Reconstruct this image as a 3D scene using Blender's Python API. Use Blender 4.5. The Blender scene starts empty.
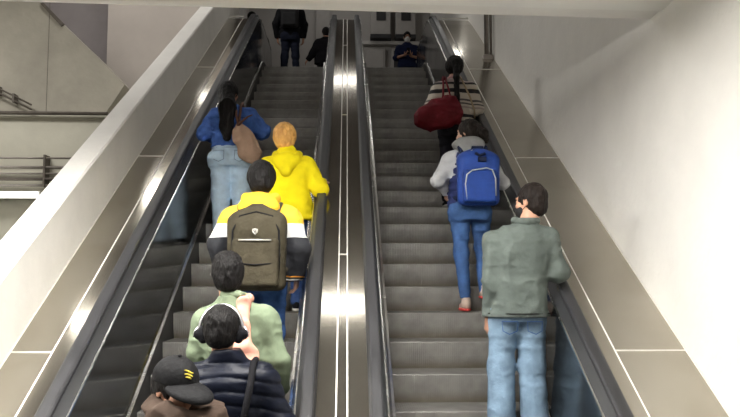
import bpy, bmesh, math, random
import numpy as np
from mathutils import Vector, Matrix
PI = math.pi
S = bpy.context.scene
COL = S.collection
random.seed(4); RNG = np.random.RandomState(11)

# ------------------------------------------------------------------ camera, world, lights, exposure
CAM_Z = 2.35
cd = bpy.data.cameras.new('camera'); cam = bpy.data.objects.new('camera', cd); COL.objects.link(cam)
cd.sensor_width = 36.0; cd.lens = 36.0 * 800 / 740; cd.clip_end = 200
cam.location = (0, 0, CAM_Z); cam.rotation_euler = (math.radians(95.0), 0, -math.asin(0.030))
S.camera = cam
W = bpy.data.worlds.new('world'); S.world = W; W.use_nodes = True
W.node_tree.nodes['Background'].inputs[0].default_value = (0.9, 0.95, 1.0, 1)
W.node_tree.nodes['Background'].inputs[1].default_value = 0.015
S.view_settings.view_transform = 'Standard'; S.view_settings.look = 'None'
S.view_settings.gamma = 1; S.view_settings.use_curve_mapping = False
S.view_settings.exposure = 0.22

def area(name, loc, sx, sy, power, col=(1.0, 0.97, 0.92), rot=(0, 0, 0)):
    l = bpy.data.lights.new(name, 'AREA'); l.shape = 'RECTANGLE'; l.size = sx; l.size_y = sy
    l.energy = power; l.color = col
    o = bpy.data.objects.new(name, l); COL.objects.link(o); o.location = loc; o.rotation_euler = rot
    return o
LOW_Z = 4.17            # ceiling over the lower landing
LOW_LAMPS = [(-3.0, 1.0, 32), (-0.6, 0.4, 26), (-3.0, 3.0, 75), (-0.4, 2.9, 55), (-2.7, 4.0, 105), (-0.2, 4.1, 80)]
for x, y, p in LOW_LAMPS:       # luminaires slung a hand below the ceiling; uplights added to brighten it
    area('ceiling_panel_lamp', (x, y, LOW_Z - 0.19), 1.2, 0.26, p)
    area('ceiling_fill_uplight', (x, y, LOW_Z - 0.095), 1.2, 0.26, p * 1.3, rot=(PI, 0, 0))
VOID_LAMPS = [(-2.3, 8.45, 8.0), (-0.2, 8.6, 8.0), (1.5, 8.85, 8.0), (-2.3, 12.75, 8.0), (-0.2, 13.2, 8.0), (1.5, 13.9, 8.0), (-3.9, 8.3, 8.0), (-3.9, 12.35, 8.0)]
for i, (x, y, z) in enumerate(VOID_LAMPS):
    area('void_lamp', (x, y, z - 0.06), 1.3, 0.07, 9.5 if i in (0, 1, 2, 6) else 4.5)
area('hall_fill', (-0.5, 18.6, 9.9), 2.6, 0.4, 10)  # added fill, out of view, brightens the upper hall
area('side_hall_fill', (-6.0, 9.5, 7.0), 1.5, 1.5, 170)  # unseen fill added to lift the side hall walls
area('side_hall_back_fill', (-3.7, 11.9, 9.7), 1.2, 0.5, 75, rot=(math.radians(42), 0, 0))  # added fill, tilted to light the taupe wall and parapet top
area('side_hall_wall_fill', (-5.6, 14.6, 9.6), 1.2, 1.2, 40)  # unseen fill added for the walls behind the slanted one

# ------------------------------------------------------------------ tagging helpers
def tag(o, label=None, cat=None, group=None, kind=None):
    if label: o['label'] = label
    if cat: o['category'] = cat
    if group: o['group'] = group
    if kind: o['kind'] = kind
    return o
def empty(name, loc=(0, 0, 0), rz=0.0):
    o = bpy.data.objects.new(name, None); COL.objects.link(o); o.location = loc; o.rotation_euler = (0, 0, rz)
    o.empty_display_size = 0.1
    return o
def link_mesh(name, me, mat, parent=None):
    o = bpy.data.objects.new(name, me); COL.objects.link(o)
    for m in (mat if isinstance(mat, (list, tuple)) else [mat]): me.materials.append(m)
    if parent is not None: o.parent = parent
    return o

# ------------------------------------------------------------------ materials
def newmat(name):
    m = bpy.data.materials.new(name); m.use_nodes = True
    nt = m.node_tree; b = nt.nodes['Principled BSDF']
    return m, nt, b
def node(nt, t, **kw):
    n = nt.nodes.new(t)
    for k, v in kw.items():
        if k in n.inputs: n.inputs[k].default_value = v
        else: setattr(n, k, v)
    return n
def ramp(nt, stops, interp='LINEAR'):
    n = nt.nodes.new('ShaderNodeValToRGB'); cr = n.color_ramp; cr.interpolation = interp
    while len(cr.elements) < len(stops): cr.elements.new(0.5)
    for e, (p, c) in zip(cr.elements, stops): e.position = p; e.color = (*c[:3], 1)
    return n
def mat(name, col, rough=0.6, metal=0.0, var=0.12, scale=6.0, bump=0.0, bscale=60.0, spec=0.5, col2=None, stretch=(1, 1, 1), rvar=0.0, obj=True, sheen=0.0):
    m, nt, b = newmat(name)
    tc = node(nt, 'ShaderNodeTexCoord'); mp = node(nt, 'ShaderNodeMapping')
    mp.inputs['Scale'].default_value = stretch
    nt.links.new(tc.outputs['Object'], mp.inputs['Vector'])
    nz = node(nt, 'ShaderNodeTexNoise', Scale=scale, Detail=5.0, Roughness=0.6)
    nt.links.new(mp.outputs[0], nz.inputs['Vector'])
    c2 = col2 if col2 else tuple(c * (1 - 2 * var) for c in col)
    r = ramp(nt, [(0.3, c2), (0.62, col)])
    nt.links.new(nz.outputs['Fac'], r.inputs[0]); nt.links.new(r.outputs[0], b.inputs['Base Color'])
    b.inputs['Roughness'].default_value = rough; b.inputs['Metallic'].default_value = metal
    b.inputs['Specular IOR Level'].default_value = spec
    if sheen: b.inputs['Sheen Weight'].default_value = sheen
    if rvar:
        mr = node(nt, 'ShaderNodeMapRange'); mr.inputs['To Min'].default_value = rough - rvar; mr.inputs['To Max'].default_value = rough + rvar
        mr.inputs['From Min'].default_value = 0.3; mr.inputs['From Max'].default_value = 0.7
        nt.links.new(nz.outputs['Fac'], mr.inputs['Value']); nt.links.new(mr.outputs[0], b.inputs['Roughness'])
    if bump:
        n2 = node(nt, 'ShaderNodeTexNoise', Scale=bscale, Detail=4.0)
        nt.links.new(mp.outputs[0], n2.inputs['Vector'])
        bp = node(nt, 'ShaderNodeBump', Strength=bump, Distance=0.02)
        nt.links.new(n2.outputs['Fac'], bp.inputs['Height']); nt.links.new(bp.outputs[0], b.inputs['Normal'])
    return m
def banded(name, stops, zmin, zmax, rough=0.8, axis='Z', bump=0.15, wob=0.0):
    """colour bands along an object axis (cloth printed or sewn in panels)"""
    m, nt, b = newmat(name)
    tc = node(nt, 'ShaderNodeTexCoord'); sp = node(nt, 'ShaderNodeSeparateXYZ')
    nt.links.new(tc.outputs['Object'], sp.inputs[0])
    mr = node(nt, 'ShaderNodeMapRange'); mr.inputs['From Min'].default_value = zmin; mr.inputs['From Max'].default_value = zmax
    src = sp.outputs[axis]
    nz = node(nt, 'ShaderNodeTexNoise', Scale=9.0, Detail=3.0); nt.links.new(tc.outputs['Object'], nz.inputs['Vector'])
    if wob:
        ma = node(nt, 'ShaderNodeMath', operation='MULTIPLY_ADD'); ma.inputs[1].default_value = wob
        nt.links.new(nz.outputs['Fac'], ma.inputs[0]); nt.links.new(src, ma.inputs[2]); src = ma.outputs[0]
    nt.links.new(src, mr.inputs['Value'])
    r = ramp(nt, stops, 'CONSTANT'); nt.links.new(mr.outputs[0], r.inputs[0])
    nt.links.new(r.outputs[0], b.inputs['Base Color']); b.inputs['Roughness'].default_value = rough
    n2 = node(nt, 'ShaderNodeTexNoise', Scale=35.0, Detail=4.0); nt.links.new(tc.outputs['Object'], n2.inputs['Vector'])
    bp = node(nt, 'ShaderNodeBump', Strength=bump, Distance=0.02)
    nt.links.new(n2.outputs['Fac'], bp.inputs['Height']); nt.links.new(bp.outputs[0], b.inputs['Normal'])
    return m
def emis(name, col, st):
    m, nt, b = newmat(name); b.inputs['Base Color'].default_value = (*col, 1)
    b.inputs['Emission Color'].default_value = (*col, 1); b.inputs['Emission Strength'].default_value = st
    return m

M = {}
M['white_wall'] = mat('white_plaster', (0.80, 0.785, 0.75), 0.75, var=0.035, scale=1.6, bump=0.35, bscale=14)
M['parapet'] = mat('parapet_paint', (0.80, 0.78, 0.74), 0.55, var=0.04, scale=3, bump=0.12, bscale=25)
M['ceiling'] = mat('ceiling_paint', (0.84, 0.84, 0.82), 0.7, var=0.02, scale=2)
M['ceiling_edge'] = mat('ceiling_edge_paint', (0.80, 0.79, 0.77), 0.7, var=0.03, scale=3, bump=0.1, bscale=20)
M['concrete'] = mat('old_wall_paint', (0.47, 0.44, 0.37), 0.85, var=0.14, scale=0.9, bump=0.3, bscale=9)
M['concrete_pale'] = mat('pale_wall_paint', (0.60, 0.58, 0.49), 0.85, var=0.10, scale=0.8, bump=0.2, bscale=9)
M['grey_wall'] = mat('grey_wall_paint', (0.30, 0.27, 0.27), 0.85, var=0.1, scale=1)
M['taupe_wall'] = mat('taupe_wall_paint', (0.52, 0.47, 0.43), 0.8, var=0.07, scale=1)
M['hall_wall'] = mat('hall_wall_paint', (0.50, 0.48, 0.46), 0.8, var=0.06, scale=1.2)
M['floor'] = mat('landing_floor', (0.20, 0.19, 0.175), 0.5, var=0.15, scale=3)
M['pipe'] = mat('pipe_paint', (0.13, 0.11, 0.09), 0.6, var=0.2, scale=8)
M['galv'] = mat('galvanised_pipe', (0.36, 0.33, 0.30), 0.4, 0.7, var=0.1, scale=8)
M['tube'] = emis('fluorescent_tube_glow', (1.0, 0.97, 0.86), 6.0)
M['lamp_body'] = mat('lamp_body_enamel', (0.8, 0.8, 0.78), 0.4, var=0.02)
M['black'] = mat('black_rubber', (0.022, 0.023, 0.025), 0.45, var=0.1)
M['handrail'] = mat('handrail_rubber', (0.028, 0.028, 0.031), 0.42, var=0.25, scale=3, rvar=0.08, stretch=(14, 1, 1))
M['glass'] = mat('dark_balustrade_panel', (0.013, 0.015, 0.017), 0.13, 0.0, var=0.2, scale=2, rvar=0.05, spec=0.55)
M['trim'] = mat('bright_metal_trim', (0.78, 0.77, 0.74), 0.24, 1.0, var=0.08, scale=6, rvar=0.05)
M['skirt'] = mat('skirt_metal', (0.06, 0.06, 0.06), 0.4, 0.6, var=0.2, scale=4)
M['bead'] = mat('pale_joint_sealant', (0.80, 0.78, 0.72), 0.5, var=0.05)

def steel_mat():
    m, nt, b = newmat('brushed_steel_cladding')
    tc = node(nt, 'ShaderNodeTexCoord')
    n1 = node(nt, 'ShaderNodeTexNoise', Scale=1.1, Detail=4.0, Roughness=0.5, Distortion=0.5)
    nt.links.new(tc.outputs['Object'], n1.inputs['Vector'])
    r = ramp(nt, [(0.30, (0.36, 0.33, 0.275)), (0.50, (0.43, 0.40, 0.34)), (0.75, (0.47, 0.44, 0.38))])
    nt.links.new(n1.outputs['Fac'], r.inputs[0]); nt.links.new(r.outputs[0], b.inputs['Base Color'])
    b.inputs['Metallic'].default_value = 0.92
    mr = node(nt, 'ShaderNodeMapRange'); mr.inputs['From Min'].default_value = 0.3; mr.inputs['From Max'].default_value = 0.75
    mr.inputs['To Min'].default_value = 0.13; mr.inputs['To Max'].default_value = 0.17
    nt.links.new(n1.outputs['Fac'], mr.inputs['Value']); nt.links.new(mr.outputs[0], b.inputs['Roughness'])
    b.inputs['Anisotropic'].default_value = 0.75          # brush lines run along the slope
    cx = node(nt, 'ShaderNodeCombineXYZ'); cx.inputs[0].default_value = 1.0; cx.inputs[1].default_value = 0.0 * math.cos(PI / 6); cx.inputs[2].default_value = 0.0 * math.sin(PI / 6)
    nt.links.new(cx.outputs[0], b.inputs['Tangent'])
    return m
M['steel'] = steel_mat()

def step_mat():
    m, nt, b = newmat('step_aluminium')
    tc = node(nt, 'ShaderNodeTexCoord'); sp = node(nt, 'ShaderNodeSeparateXYZ'); nt.links.new(tc.outputs['Object'], sp.inputs[0])
    n1 = node(nt, 'ShaderNodeTexNoise', Scale=7.0, Detail=6.0); nt.links.new(tc.outputs['Object'], n1.inputs['Vector'])
    r = ramp(nt, [(0.3, (0.28, 0.27, 0.255)), (0.65, (0.40, 0.39, 0.37))]); nt.links.new(n1.outputs['Fac'], r.inputs[0])
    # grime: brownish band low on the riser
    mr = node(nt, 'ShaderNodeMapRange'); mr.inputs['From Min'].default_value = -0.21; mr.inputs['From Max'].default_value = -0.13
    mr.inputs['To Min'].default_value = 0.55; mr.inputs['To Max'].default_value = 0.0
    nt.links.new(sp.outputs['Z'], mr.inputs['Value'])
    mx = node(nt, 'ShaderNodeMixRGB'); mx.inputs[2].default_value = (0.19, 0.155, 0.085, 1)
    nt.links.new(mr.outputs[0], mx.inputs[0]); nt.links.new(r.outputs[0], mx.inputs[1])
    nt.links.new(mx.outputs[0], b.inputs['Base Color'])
    b.inputs['Metallic'].default_value = 0.55; b.inputs['Roughness'].default_value = 0.5
    return m
M['step'] = step_mat()

# ------------------------------------------------------------------ mesh helpers
def box_bm(bm, x0, x1, y0, y1, z0, z1):
    vs = [bm.verts.new(p) for p in [(x0, y0, z0), (x1, y0, z0), (x1, y1, z0), (x0, y1, z0), (x0, y0, z1), (x1, y0, z1), (x1, y1, z1), (x0, y1, z1)]]
    for f in [(0, 3, 2, 1), (4, 5, 6, 7), (0, 1, 5, 4), (1, 2, 6, 5), (2, 3, 7, 6), (3, 0, 4, 7)]: bm.faces.new([vs[i] for i in f])
    return vs
def finish(name, bm, m, parent=None, smooth=False, bevel=0.0):
    if bevel:
        bmesh.ops.bevel(bm, geom=list(bm.edges), offset=bevel, segments=2, affect='EDGES', profile=0.5)
    me = bpy.data.meshes.new(name); bm.normal_update(); bm.to_mesh(me); bm.free()
    if smooth:
        me.polygons.foreach_set('use_smooth', [True] * len(me.polygons))
    return link_mesh(name, me, m, parent)
def box(name, x0, x1, y0, y1, z0, z1, m, parent=None, bevel=0.0):
    bm = bmesh.new(); box_bm(bm, x0, x1, y0, y1, z0, z1); return finish(name, bm, m, parent, bevel=bevel)
def prism(name, pts, axis, a0, a1, m, parent=None):
    """polygon pts in the two other axes, extruded along axis"""
    bm = bmesh.new()
    def P(u, v, a): return {'x': (a, u, v), 'y': (u, a, v), 'z': (u, v, a)}[axis]
    A = [bm.verts.new(P(u, v, a0)) for u, v in pts]; B = [bm.verts.new(P(u, v, a1)) for u, v in pts]
    n = len(pts); bm.faces.new(A); bm.faces.new(B[::-1])
    for i in range(n): bm.faces.new([A[i], B[i], B[(i + 1) % n], A[(i + 1) % n]])
    bmesh.ops.recalc_face_normals(bm, faces=list(bm.faces))
    return finish(name, bm, m, parent)
def tube_pts(bm, pts, r, n=10, closed=False, cap=True, rz=1.0):
    pts = [Vector(p) for p in pts]; rings = []
    up = Vector((0, 0, 1)); prev = None
    N = len(pts)
    for i, p in enumerate(pts):
        t = (pts[(i + 1) % N] - pts[i - 1]) if closed else (pts[min(i + 1, N - 1)] - pts[max(i - 1, 0)])
        t.normalize()
        if prev is None:
            a = up if abs(t.dot(up)) < 0.95 else Vector((1, 0, 0))
            u = t.cross(a).normalized()
        else:
            u = (prev - t * prev.dot(t)).normalized()
        prev = u; v = t.cross(u)
        rr = r[i] if isinstance(r, (list, tuple)) else r
        rings.append([bm.verts.new(p + u * (rr * math.cos(2 * PI * k / n)) + v * (rr * rz * math.sin(2 * PI * k / n))) for k in range(n)])
    for i in range(N - 1 + (1 if closed else 0)):
        a, b = rings[i], rings[(i + 1) % N]
        for k in range(n): bm.faces.new([a[k], a[(k + 1) % n], b[(k + 1) % n], b[k]])
    if cap and not closed:
        bm.faces.new(rings[0][::-1]); bm.faces.new(rings[-1])
    bmesh.ops.recalc_face_normals(bm, faces=list(bm.faces))
def tube(name, pts, r, m, parent=None, n=10, closed=False):
    bm = bmesh.new(); tube_pts(bm, pts, r, n, closed); return finish(name, bm, m, parent, smooth=True)

# ------------------------------------------------------------------ escalator line
TAN = math.tan(PI / 6)
Y0, Z0, RUN, RISE = 5.723, 1.419, 0.371, 0.2142
YLOW = 3.265; YTOP = 13.85; ZTOP = TAN * YTOP - 1.885 - 0.03
def zbase(y):
    z = TAN * y - 1.885
    return min(max(z, 0.0), ZTOP)
PATH = [(2.0, 0.0), (2.7, 0.0), (3.1, 0.015), (3.3, 0.055), (3.6, TAN * 3.6 - 1.885 + 0.005)] + \
       [(y, TAN * y - 1.885) for y in (5.0, 7.0, 9.0, 11.0, 12.5, 13.3)] + \
       [(13.65, TAN * 13.65 - 1.885 - 0.015), (13.95, ZTOP - 0.01), (14.3, ZTOP), (15.0, ZTOP), (15.9, ZTOP)]
def sweep(name, prof, m, parent=None, path=PATH, closed=True):
    """profile points (x, height above the step line) swept along the escalator"""
    bm = bmesh.new(); rings = [[bm.verts.new((x, y, z + h)) for x, h in prof] for y, z in path]
    n = len(prof)
    for a, b in zip(rings, rings[1:]):
        for k in range(n if closed else n - 1): bm.faces.new([a[k], a[(k + 1) % n], b[(k + 1) % n], b[k]])
    if closed:
        bm.faces.new(rings[0]); bm.faces.new(rings[-1][::-1])
    bmesh.ops.recalc_face_normals(bm, faces=list(bm.faces))
    return finish(name, bm, m, parent)
def rect(x0, x1, h0, h1): return [(x0, h0), (x1, h0), (x1, h1), (x0, h1)]

# ------------------------------------------------------------------ the setting
ST = dict(kind='structure')
tag(box('floor', -9, 2.4, -5, 3.4, -0.3, -0.02, M['floor']), **ST)
tag(box('floor_upper', -2.6, 2.4, 14.25, 20.2, ZTOP - 0.4, ZTOP - 0.02, M['floor']), **ST)
tag(box('wall_right', 2.147, 2.45, -5, 20.2, -0.3, 10.2, M['white_wall']), **ST)
# low ceiling above the lower landing, its far edge a little out of square
prism('ceiling', [(-9, -5), (2.147, -5), (2.147, 5.27), (-9, 4.68)], 'z', LOW_Z, LOW_Z + 0.45, M['ceiling'])
tag(bpy.data.objects['ceiling'], **ST)
tag(prism('trim_1', [(-9, 4.68), (2.147, 5.27), (2.147, 5.47), (-9, 4.88)], 'z', LOW_Z + 0.012, LOW_Z + 0.45, M['ceiling_edge']), **ST)
tag(box('ceiling_upper', -9, 2.45, 4.0, 20.2, 10.2, 10.5, M['grey_wall']), **ST)
tag(box('wall_over_landing', -9, 2.147, 3.6, 3.9, LOW_Z + 0.45, 10.2, M['taupe_wall']), **ST)
tag(box('wall_behind', -9, 2.45, -5.3, -5, -0.3, LOW_Z + 0.45, M['taupe_wall']), **ST)
tag(box('wall_far_left', -9.3, -9, -5, 20.2, -0.3, 10.2, M['concrete_pale']), **ST)
tag(box('wall_end', -2.7, 2.147, 20.0, 20.3, ZTOP - 0.1, 10.2, M['hall_wall']), **ST)
tag(box('wall_hall_left', -2.75, -2.5, 15.5, 20.0, ZTOP - 0.1, 10.2, M['hall_wall']), **ST)
# sloping parapet on the left
bm = bmesh.new()
PP = [p for p in PATH if p[0] < 15.5]
rings = [[bm.verts.new((x, y, z + h)) for x, h in ((-2.275, -0.9), (-2.06, -0.9), (-2.06, 1.40), (-2.075, 1.415), (-2.26, 1.415), (-2.275, 1.40))] for y, z in PP]
for a, b in zip(rings, rings[1:]):
    for k in range(6): bm.faces.new([a[k], a[(k + 1) % 6], b[(k + 1) % 6], b[k]])
bm.faces.new(rings[0]); bm.faces.new(rings[-1][::-1]); bmesh.ops.recalc_face_normals(bm, faces=list(bm.faces))
tag(finish('wall_parapet', bm, M['parapet']), **ST)
# side hall seen over the parapet
tag(box('wall_side_lower', -9, -2.3, 13.0, 13.3, -0.3, 4.98, M['concrete_pale']), **ST)
tag(prism('wall_side_upper', [(-9, 5.0), (-3.93, 5.0), (-3.62, 5.50), (-4.00, 5.90), (-5.02, 6.86), (-8.0, 9.5), (-9, 9.5)], 'y', 12.95, 13.25, M['concrete']), **ST)
tag(box('trim_2', -9, -3.7, 12.96, 13.3, 4.95, 4.995, M['concrete_pale']), **ST)
tag(box('wall_side_right', -4.42, -2.3, 14.6, 15.0, -0.3, 10.2, M['taupe_wall']), **ST)
tag(box('wall_side_back', -9, -3.6, 17.0, 17.3, -0.3, 10.2, M['grey_wall']), **ST)
tag(box('wall_seam', -4.873, -4.867, 12.945, 12.96, 5.05, 6.9, M['pipe']), **ST)
tag(prism('trim_3', [(-5.02, 6.84), (-4.98, 6.87), (-4.62, 6.50), (-4.67, 6.46)], 'y', 12.93, 12.96, M['pipe']), **ST)

# pipes and lamp of the side hall
tag(tube('wall_pipe', [(-9, 12.86, 5.03), (-3.85, 12.86, 5.0)], 0.028, M['pipe']), 'long thin dark pipe running level along the top of the pale side wall', 'pipe')
for i, (z, r, lab) in enumerate([(4.27, 0.016, 'thin grey conduit, uppermost of the bundle above the lit tube'),
                                 (4.12, 0.024, 'second conduit from the top in the bundle above the lit tube'),
                                 (4.02, 0.016, 'thin third conduit from the top in the bundle above the lit tube'),
                                 (3.93, 0.026, 'thicker fourth conduit from the top in the bundle above the lit tube'),
                                 (3.83, 0.022, 'lowest conduit of the bundle, just above the lit tube')]):
    tag(tube('conduit', [(-9, 12.84, z), (-4.3, 12.84, z)], r, M['galv'] if i != 3 else M['pipe']), lab, 'conduit', 'conduits on the side wall')
tag(box('conduit_bracket', -4.83, -4.80, 12.79, 13.0, 3.80, 4.32, M['pipe']), 'dark upright bracket holding the bundle of wall conduits', 'bracket')
pr = empty('pipe_run', (-5.6, 12.8, 5.3)); tag(pr, 'sloping dark pair of thin rails bolted to the old wall above the level pipe', 'rail')
for dz in (0.0, 0.075):
    tube('rail_bar', [(-0.9, 0, 0.48 + dz), (0.55, 0, -0.25 + dz)], 0.017, M['pipe'], pr, 6)
for t in (0.1, 0.45, 0.62, 0.8):
    x = -0.9 + 1.45 * t; z = 0.48 - 0.73 * t
    box('rail_clip', x - 0.015, x + 0.015, -0.02, 0.15, z - 0.03, z + 0.11, M['pipe'], pr)
lt = empty('tube_light', (-5.8, 12.7, 3.62)); tag(lt, 'glowing white fluorescent tube light low on the side wall beyond the parapet', 'light')
tube('tube', [(-1.2, 0, 0.04), (0.93, 0, 0.04)], 0.045, M['tube'], lt, 12)
box('housing', -1.22, 0.95, 0.03, 0.3, 0.0, 0.10, M['lamp_body'], lt)

# ceiling fixtures (real lamps of the landing and the void)
def fixture(loc, sx, sy, label, cat, group, hang=0.0):
    r = empty('ceiling_light', loc); tag(r, label, cat, group)
    box('housing', -sx / 2, sx / 2, -sy / 2, sy / 2, 0.0, 0.055, M['lamp_body'], r, bevel=0.004)
    if hang:
        for x in (-sx * 0.35, sx * 0.35): tube('rod', [(x, 0, 0.055), (x, 0, hang)], 0.008, M['galv'], r, 6)
for x, y, p in LOW_LAMPS:
    fixture((x, y, LOW_Z - 0.17), 1.26, 0.32, 'white ceiling light over the lower landing', 'light', 'ceiling lights over the lower landing', 0.17)
for x, y, z in VOID_LAMPS:
    fixture((x, y, z - 0.05), 1.36, 0.14, 'white hanging batten light above the escalators', 'light', 'hanging batten lights above the escalators', 2.25)

def fill_housing(loc, sx, sy, rx, label):  # invented housing put around each added fill light
    r = empty('ceiling_light', loc); r.rotation_euler = (rx, 0, 0); tag(r, label, 'light')
    box('housing', -sx / 2, sx / 2, -sy / 2, sy / 2, 0.01, 0.08, M['lamp_body'], r, bevel=0.004)
    tube('rod', [(0, 0, 0.08), (0, 0, 0.5)], 0.02, M['galv'], r, 8)
fill_housing((-3.7, 11.9, 9.7), 1.3, 0.6, math.radians(42), 'tilted white added fill light high above the parapet')
fill_housing((-6.0, 9.5, 7.0), 1.6, 1.6, 0, 'square white added fill panel hanging in the side hall')
fill_housing((-5.6, 14.6, 9.6), 1.3, 1.3, 0, 'square white added fill panel behind the slanted side wall')
fill_housing((-0.5, 18.6, 9.9), 2.7, 0.5, 0, 'long white added fill light over the upper hall')

# ------------------------------------------------------------------ escalators
def step_mesh(width, pitch=0.0165):
    """ribbed tread and curved ribbed riser; origin at the nosing, x centred"""
    n = int(width / pitch); xs = []
    x = -width / 2
    for i in range(n):
        a = x + i * width / n; p = width / n
        xs += [(a, 0), (a + p * 0.40, 0), (a + p * 0.48, 1), (a + p * 0.92, 1)]
    xs.append((width / 2, 0))
    prof = [(0.420, 0.0, 0, 1), (0.02, 0.0, 0, 1), (0.004, -0.002, -0.3, 1), (0.0, -0.010, -1, 0.4), (0.003, -0.06, -1, 0), (0.012, -0.12, -1, 0), (0.028, -0.175, -1, 0), (0.046, -0.222, -1, 0)]
    dep = 0.007
    verts = []
    for y, z, ny, nz in prof:
        for xx, g in xs: verts.append((xx, y - ny * (dep if g else 0), z - nz * (dep if g else 0)))
    m = len(xs); faces = []
    for j in range(len(prof) - 1):
        for i in range(m - 1):
            faces.append((j * m + i, (j + 1) * m + i, (j + 1) * m + i + 1, j * m + i + 1))
    # flanks and base close the body
    b = len(verts)
    for xx in (-width / 2, width / 2):
        verts += [(xx, 0.42, -0.24), (xx, 0.05, -0.24)]
    L0 = [j * m for j in range(len(prof))]; R0 = [j * m + m - 1 for j in range(len(prof))]
    faces.append(tuple([b + 1] + L0[::-1] + [b])[::-1]); faces.append(tuple([b + 3] + R0[::-1] + [b + 2]))
    me = bpy.data.meshes.new('step'); me.from_pydata(verts, [], faces); me.update()
    me.materials.append(M['step'])
    return me
def handrail_path(h=0.95, r=0.27):
    pts = []
    lo = PATH[0]; hi = PATH[-1]
    pts = [(lo[0] - r * math.sin(PI * a / 9), lo[1] + h - r - r * math.cos(PI * a / 9)) for a in range(10)]
    pts += [(y, z + h) for y, z in PATH[1:-1]]
    pts += [(hi[0] + r * math.sin(PI * a / 9), hi[1] + h - r + r * math.cos(PI * a / 9)) for a in range(10)]
    return pts
def handrail(x0, x1, parent):
    pts = handrail_path(); bm = bmesh.new(); rings = []
    w = x1 - x0; th = 0.030
    prof = [(0.0, -0.5), (0.0, 0.15), (0.10, 0.42), (0.22, 0.5), (0.78, 0.5), (0.90, 0.42), (1.0, 0.15), (1.0, -0.5)]
    for i, (y, z) in enumerate(pts):
        a = pts[max(i - 1, 0)]; b = pts[min(i + 1, len(pts) - 1)]
        ty, tz = b[0] - a[0], b[1] - a[1]; l = math.hypot(ty, tz); ny, nz = -tz / l, ty / l
        rings.append([bm.verts.new((x0 + u * w, y + ny * v * th, z + nz * v * th)) for u, v in prof])
    n = len(prof)
    for a, b in zip(rings, rings[1:]):
        for k in range(n): bm.faces.new([a[k], a[(k + 1) % n], b[(k + 1) % n], b[k]])
    bm.faces.new(rings[0]); bm.faces.new(rings[-1][::-1]); bmesh.ops.recalc_face_normals(bm, faces=list(bm.faces))
    return finish('handrail', bm, M['handrail'], parent)
def side(parent, xs, sgn, xpanel, hr, xdeck):
    """one balustrade: xs step edge, sgn +1 outward to the right"""
    s = sgn
    sweep('skirt', rect(xs + s * 0.006, xs + s * 0.022, -0.25, 0.10), M['skirt'], parent)
    sweep('skirt_trim', [(xs + s * 0.004, 0.098), (xs + s * 0.024, 0.108), (xs + s * 0.024, 0.116), (xs + s * 0.004, 0.110)], M['trim'], parent)
    a = xs + s * 0.024
    sweep('balustrade_panel', [(a, 0.09), (xpanel, 0.87), (xpanel + s * 0.012, 0.87), (a + s * 0.012, 0.09)], M['glass'], parent)
    sweep('panel_trim', [(xpanel - s * 0.004, 0.868), (xpanel - s * 0.002, 0.880), (xpanel + s * 0.007, 0.880), (xpanel + s * 0.007, 0.868)], M['trim'], parent)
    inner, outer = (hr[0], hr[1]) if s > 0 else (hr[1], hr[0])
    sweep('handrail_guide', [(xpanel + s * 0.007, 0.80), (xpanel + s * 0.007, 0.876), (inner + s * 0.012, 0.925), (outer - s * 0.012, 0.925), (outer + s * 0.008, 0.890), (outer + s * 0.008, 0.80)], M['black'], parent)
    handrail(hr[0], hr[1], parent)
def escalator(name, label, xa, xb, pl, pr, hl, hrr):
    root = empty(name, ((xa + xb) / 2, 0, 0)); tag(root, label, 'escalator')
    root.location = (0, 0, 0)
    side(root, xb, 1, pr, hrr, None); side(root, xa, -1, pl, hl, None)
    me = step_mesh(xb - xa)
    ks = []
    for k in range(-7, 22): ks.append((Y0 + RUN * k, Z0 + RISE * k))
    ks.append((Y0 + RUN * 22, ZTOP))
    ks = [(y, max(z, 0.0)) for y, z in ks if z > -0.21]
    for y, z in ks:
        o = bpy.data.objects.new('step', me); COL.objects.link(o); o.parent = root; o.location = ((xa + xb) / 2, y, z)
    box('comb_plate', xa + 0.004, xb - 0.004, 14.28, 14.9, ZTOP - 0.019, ZTOP + 0.002, M['trim'], root)
    box('landing_plate', xa + 0.004, xb - 0.004, 2.0, 3.13, -0.018, 0.002, M['trim'], root)
    return root
escalator('escalator', 'right-hand escalator carrying the woman with the blue backpack, between median cladding and white wall', 0.345, 1.372, 0.243, 1.432, (0.140, 0.216), (1.484, 1.567))
escalator('escalator', 'left-hand escalator carrying the yellow hoodie wearer, between sloping parapet and median cladding', -1.452, -0.395, -1.520, -0.285, (-1.665, -1.577), (-0.254, -0.175))

JY = (2.1, 5.03, 7.90, 10.80, 13.75)
def deck(name, label, x0, x1, beads, joints):
    root = empty(name, (0, 0, 0)); tag(root, label, 'cladding')
    sweep('deck_panel', rect(x0, x1, 0.80, 0.880), M['steel'], root)
    for x in beads:
        sweep('joint_bead', rect(x - 0.0045, x + 0.0045, 0.878, 0.8845), M['bead'], root)
    for (a, b, y) in joints:
        z = zbase(y) + 0.8795
        box_o = box('cross_joint', a, b, y - 0.005, y + 0.005, z - 0.01, z + 0.006, M['bead'], root)
    return root
deck('steel_cladding', 'wide sloping steel cladding between the right handrail and the white wall', 1.576, 2.147, (1.688, 2.139), [(1.688, 2.147, y) for y in JY])
deck('steel_cladding', 'sloping steel cladding between the white parapet and the left handrail', -2.06, -1.674, (-1.800, -2.055), [(-2.06, -1.80, y) for y in JY])
deck('steel_cladding', 'narrow steel cladding of the median between the two escalators', -0.166, 0.131, (-0.053, 0.010), [(-0.053, 0.010, y) for y in (3.2, 6.13, 9.05, 11.95)])
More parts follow.
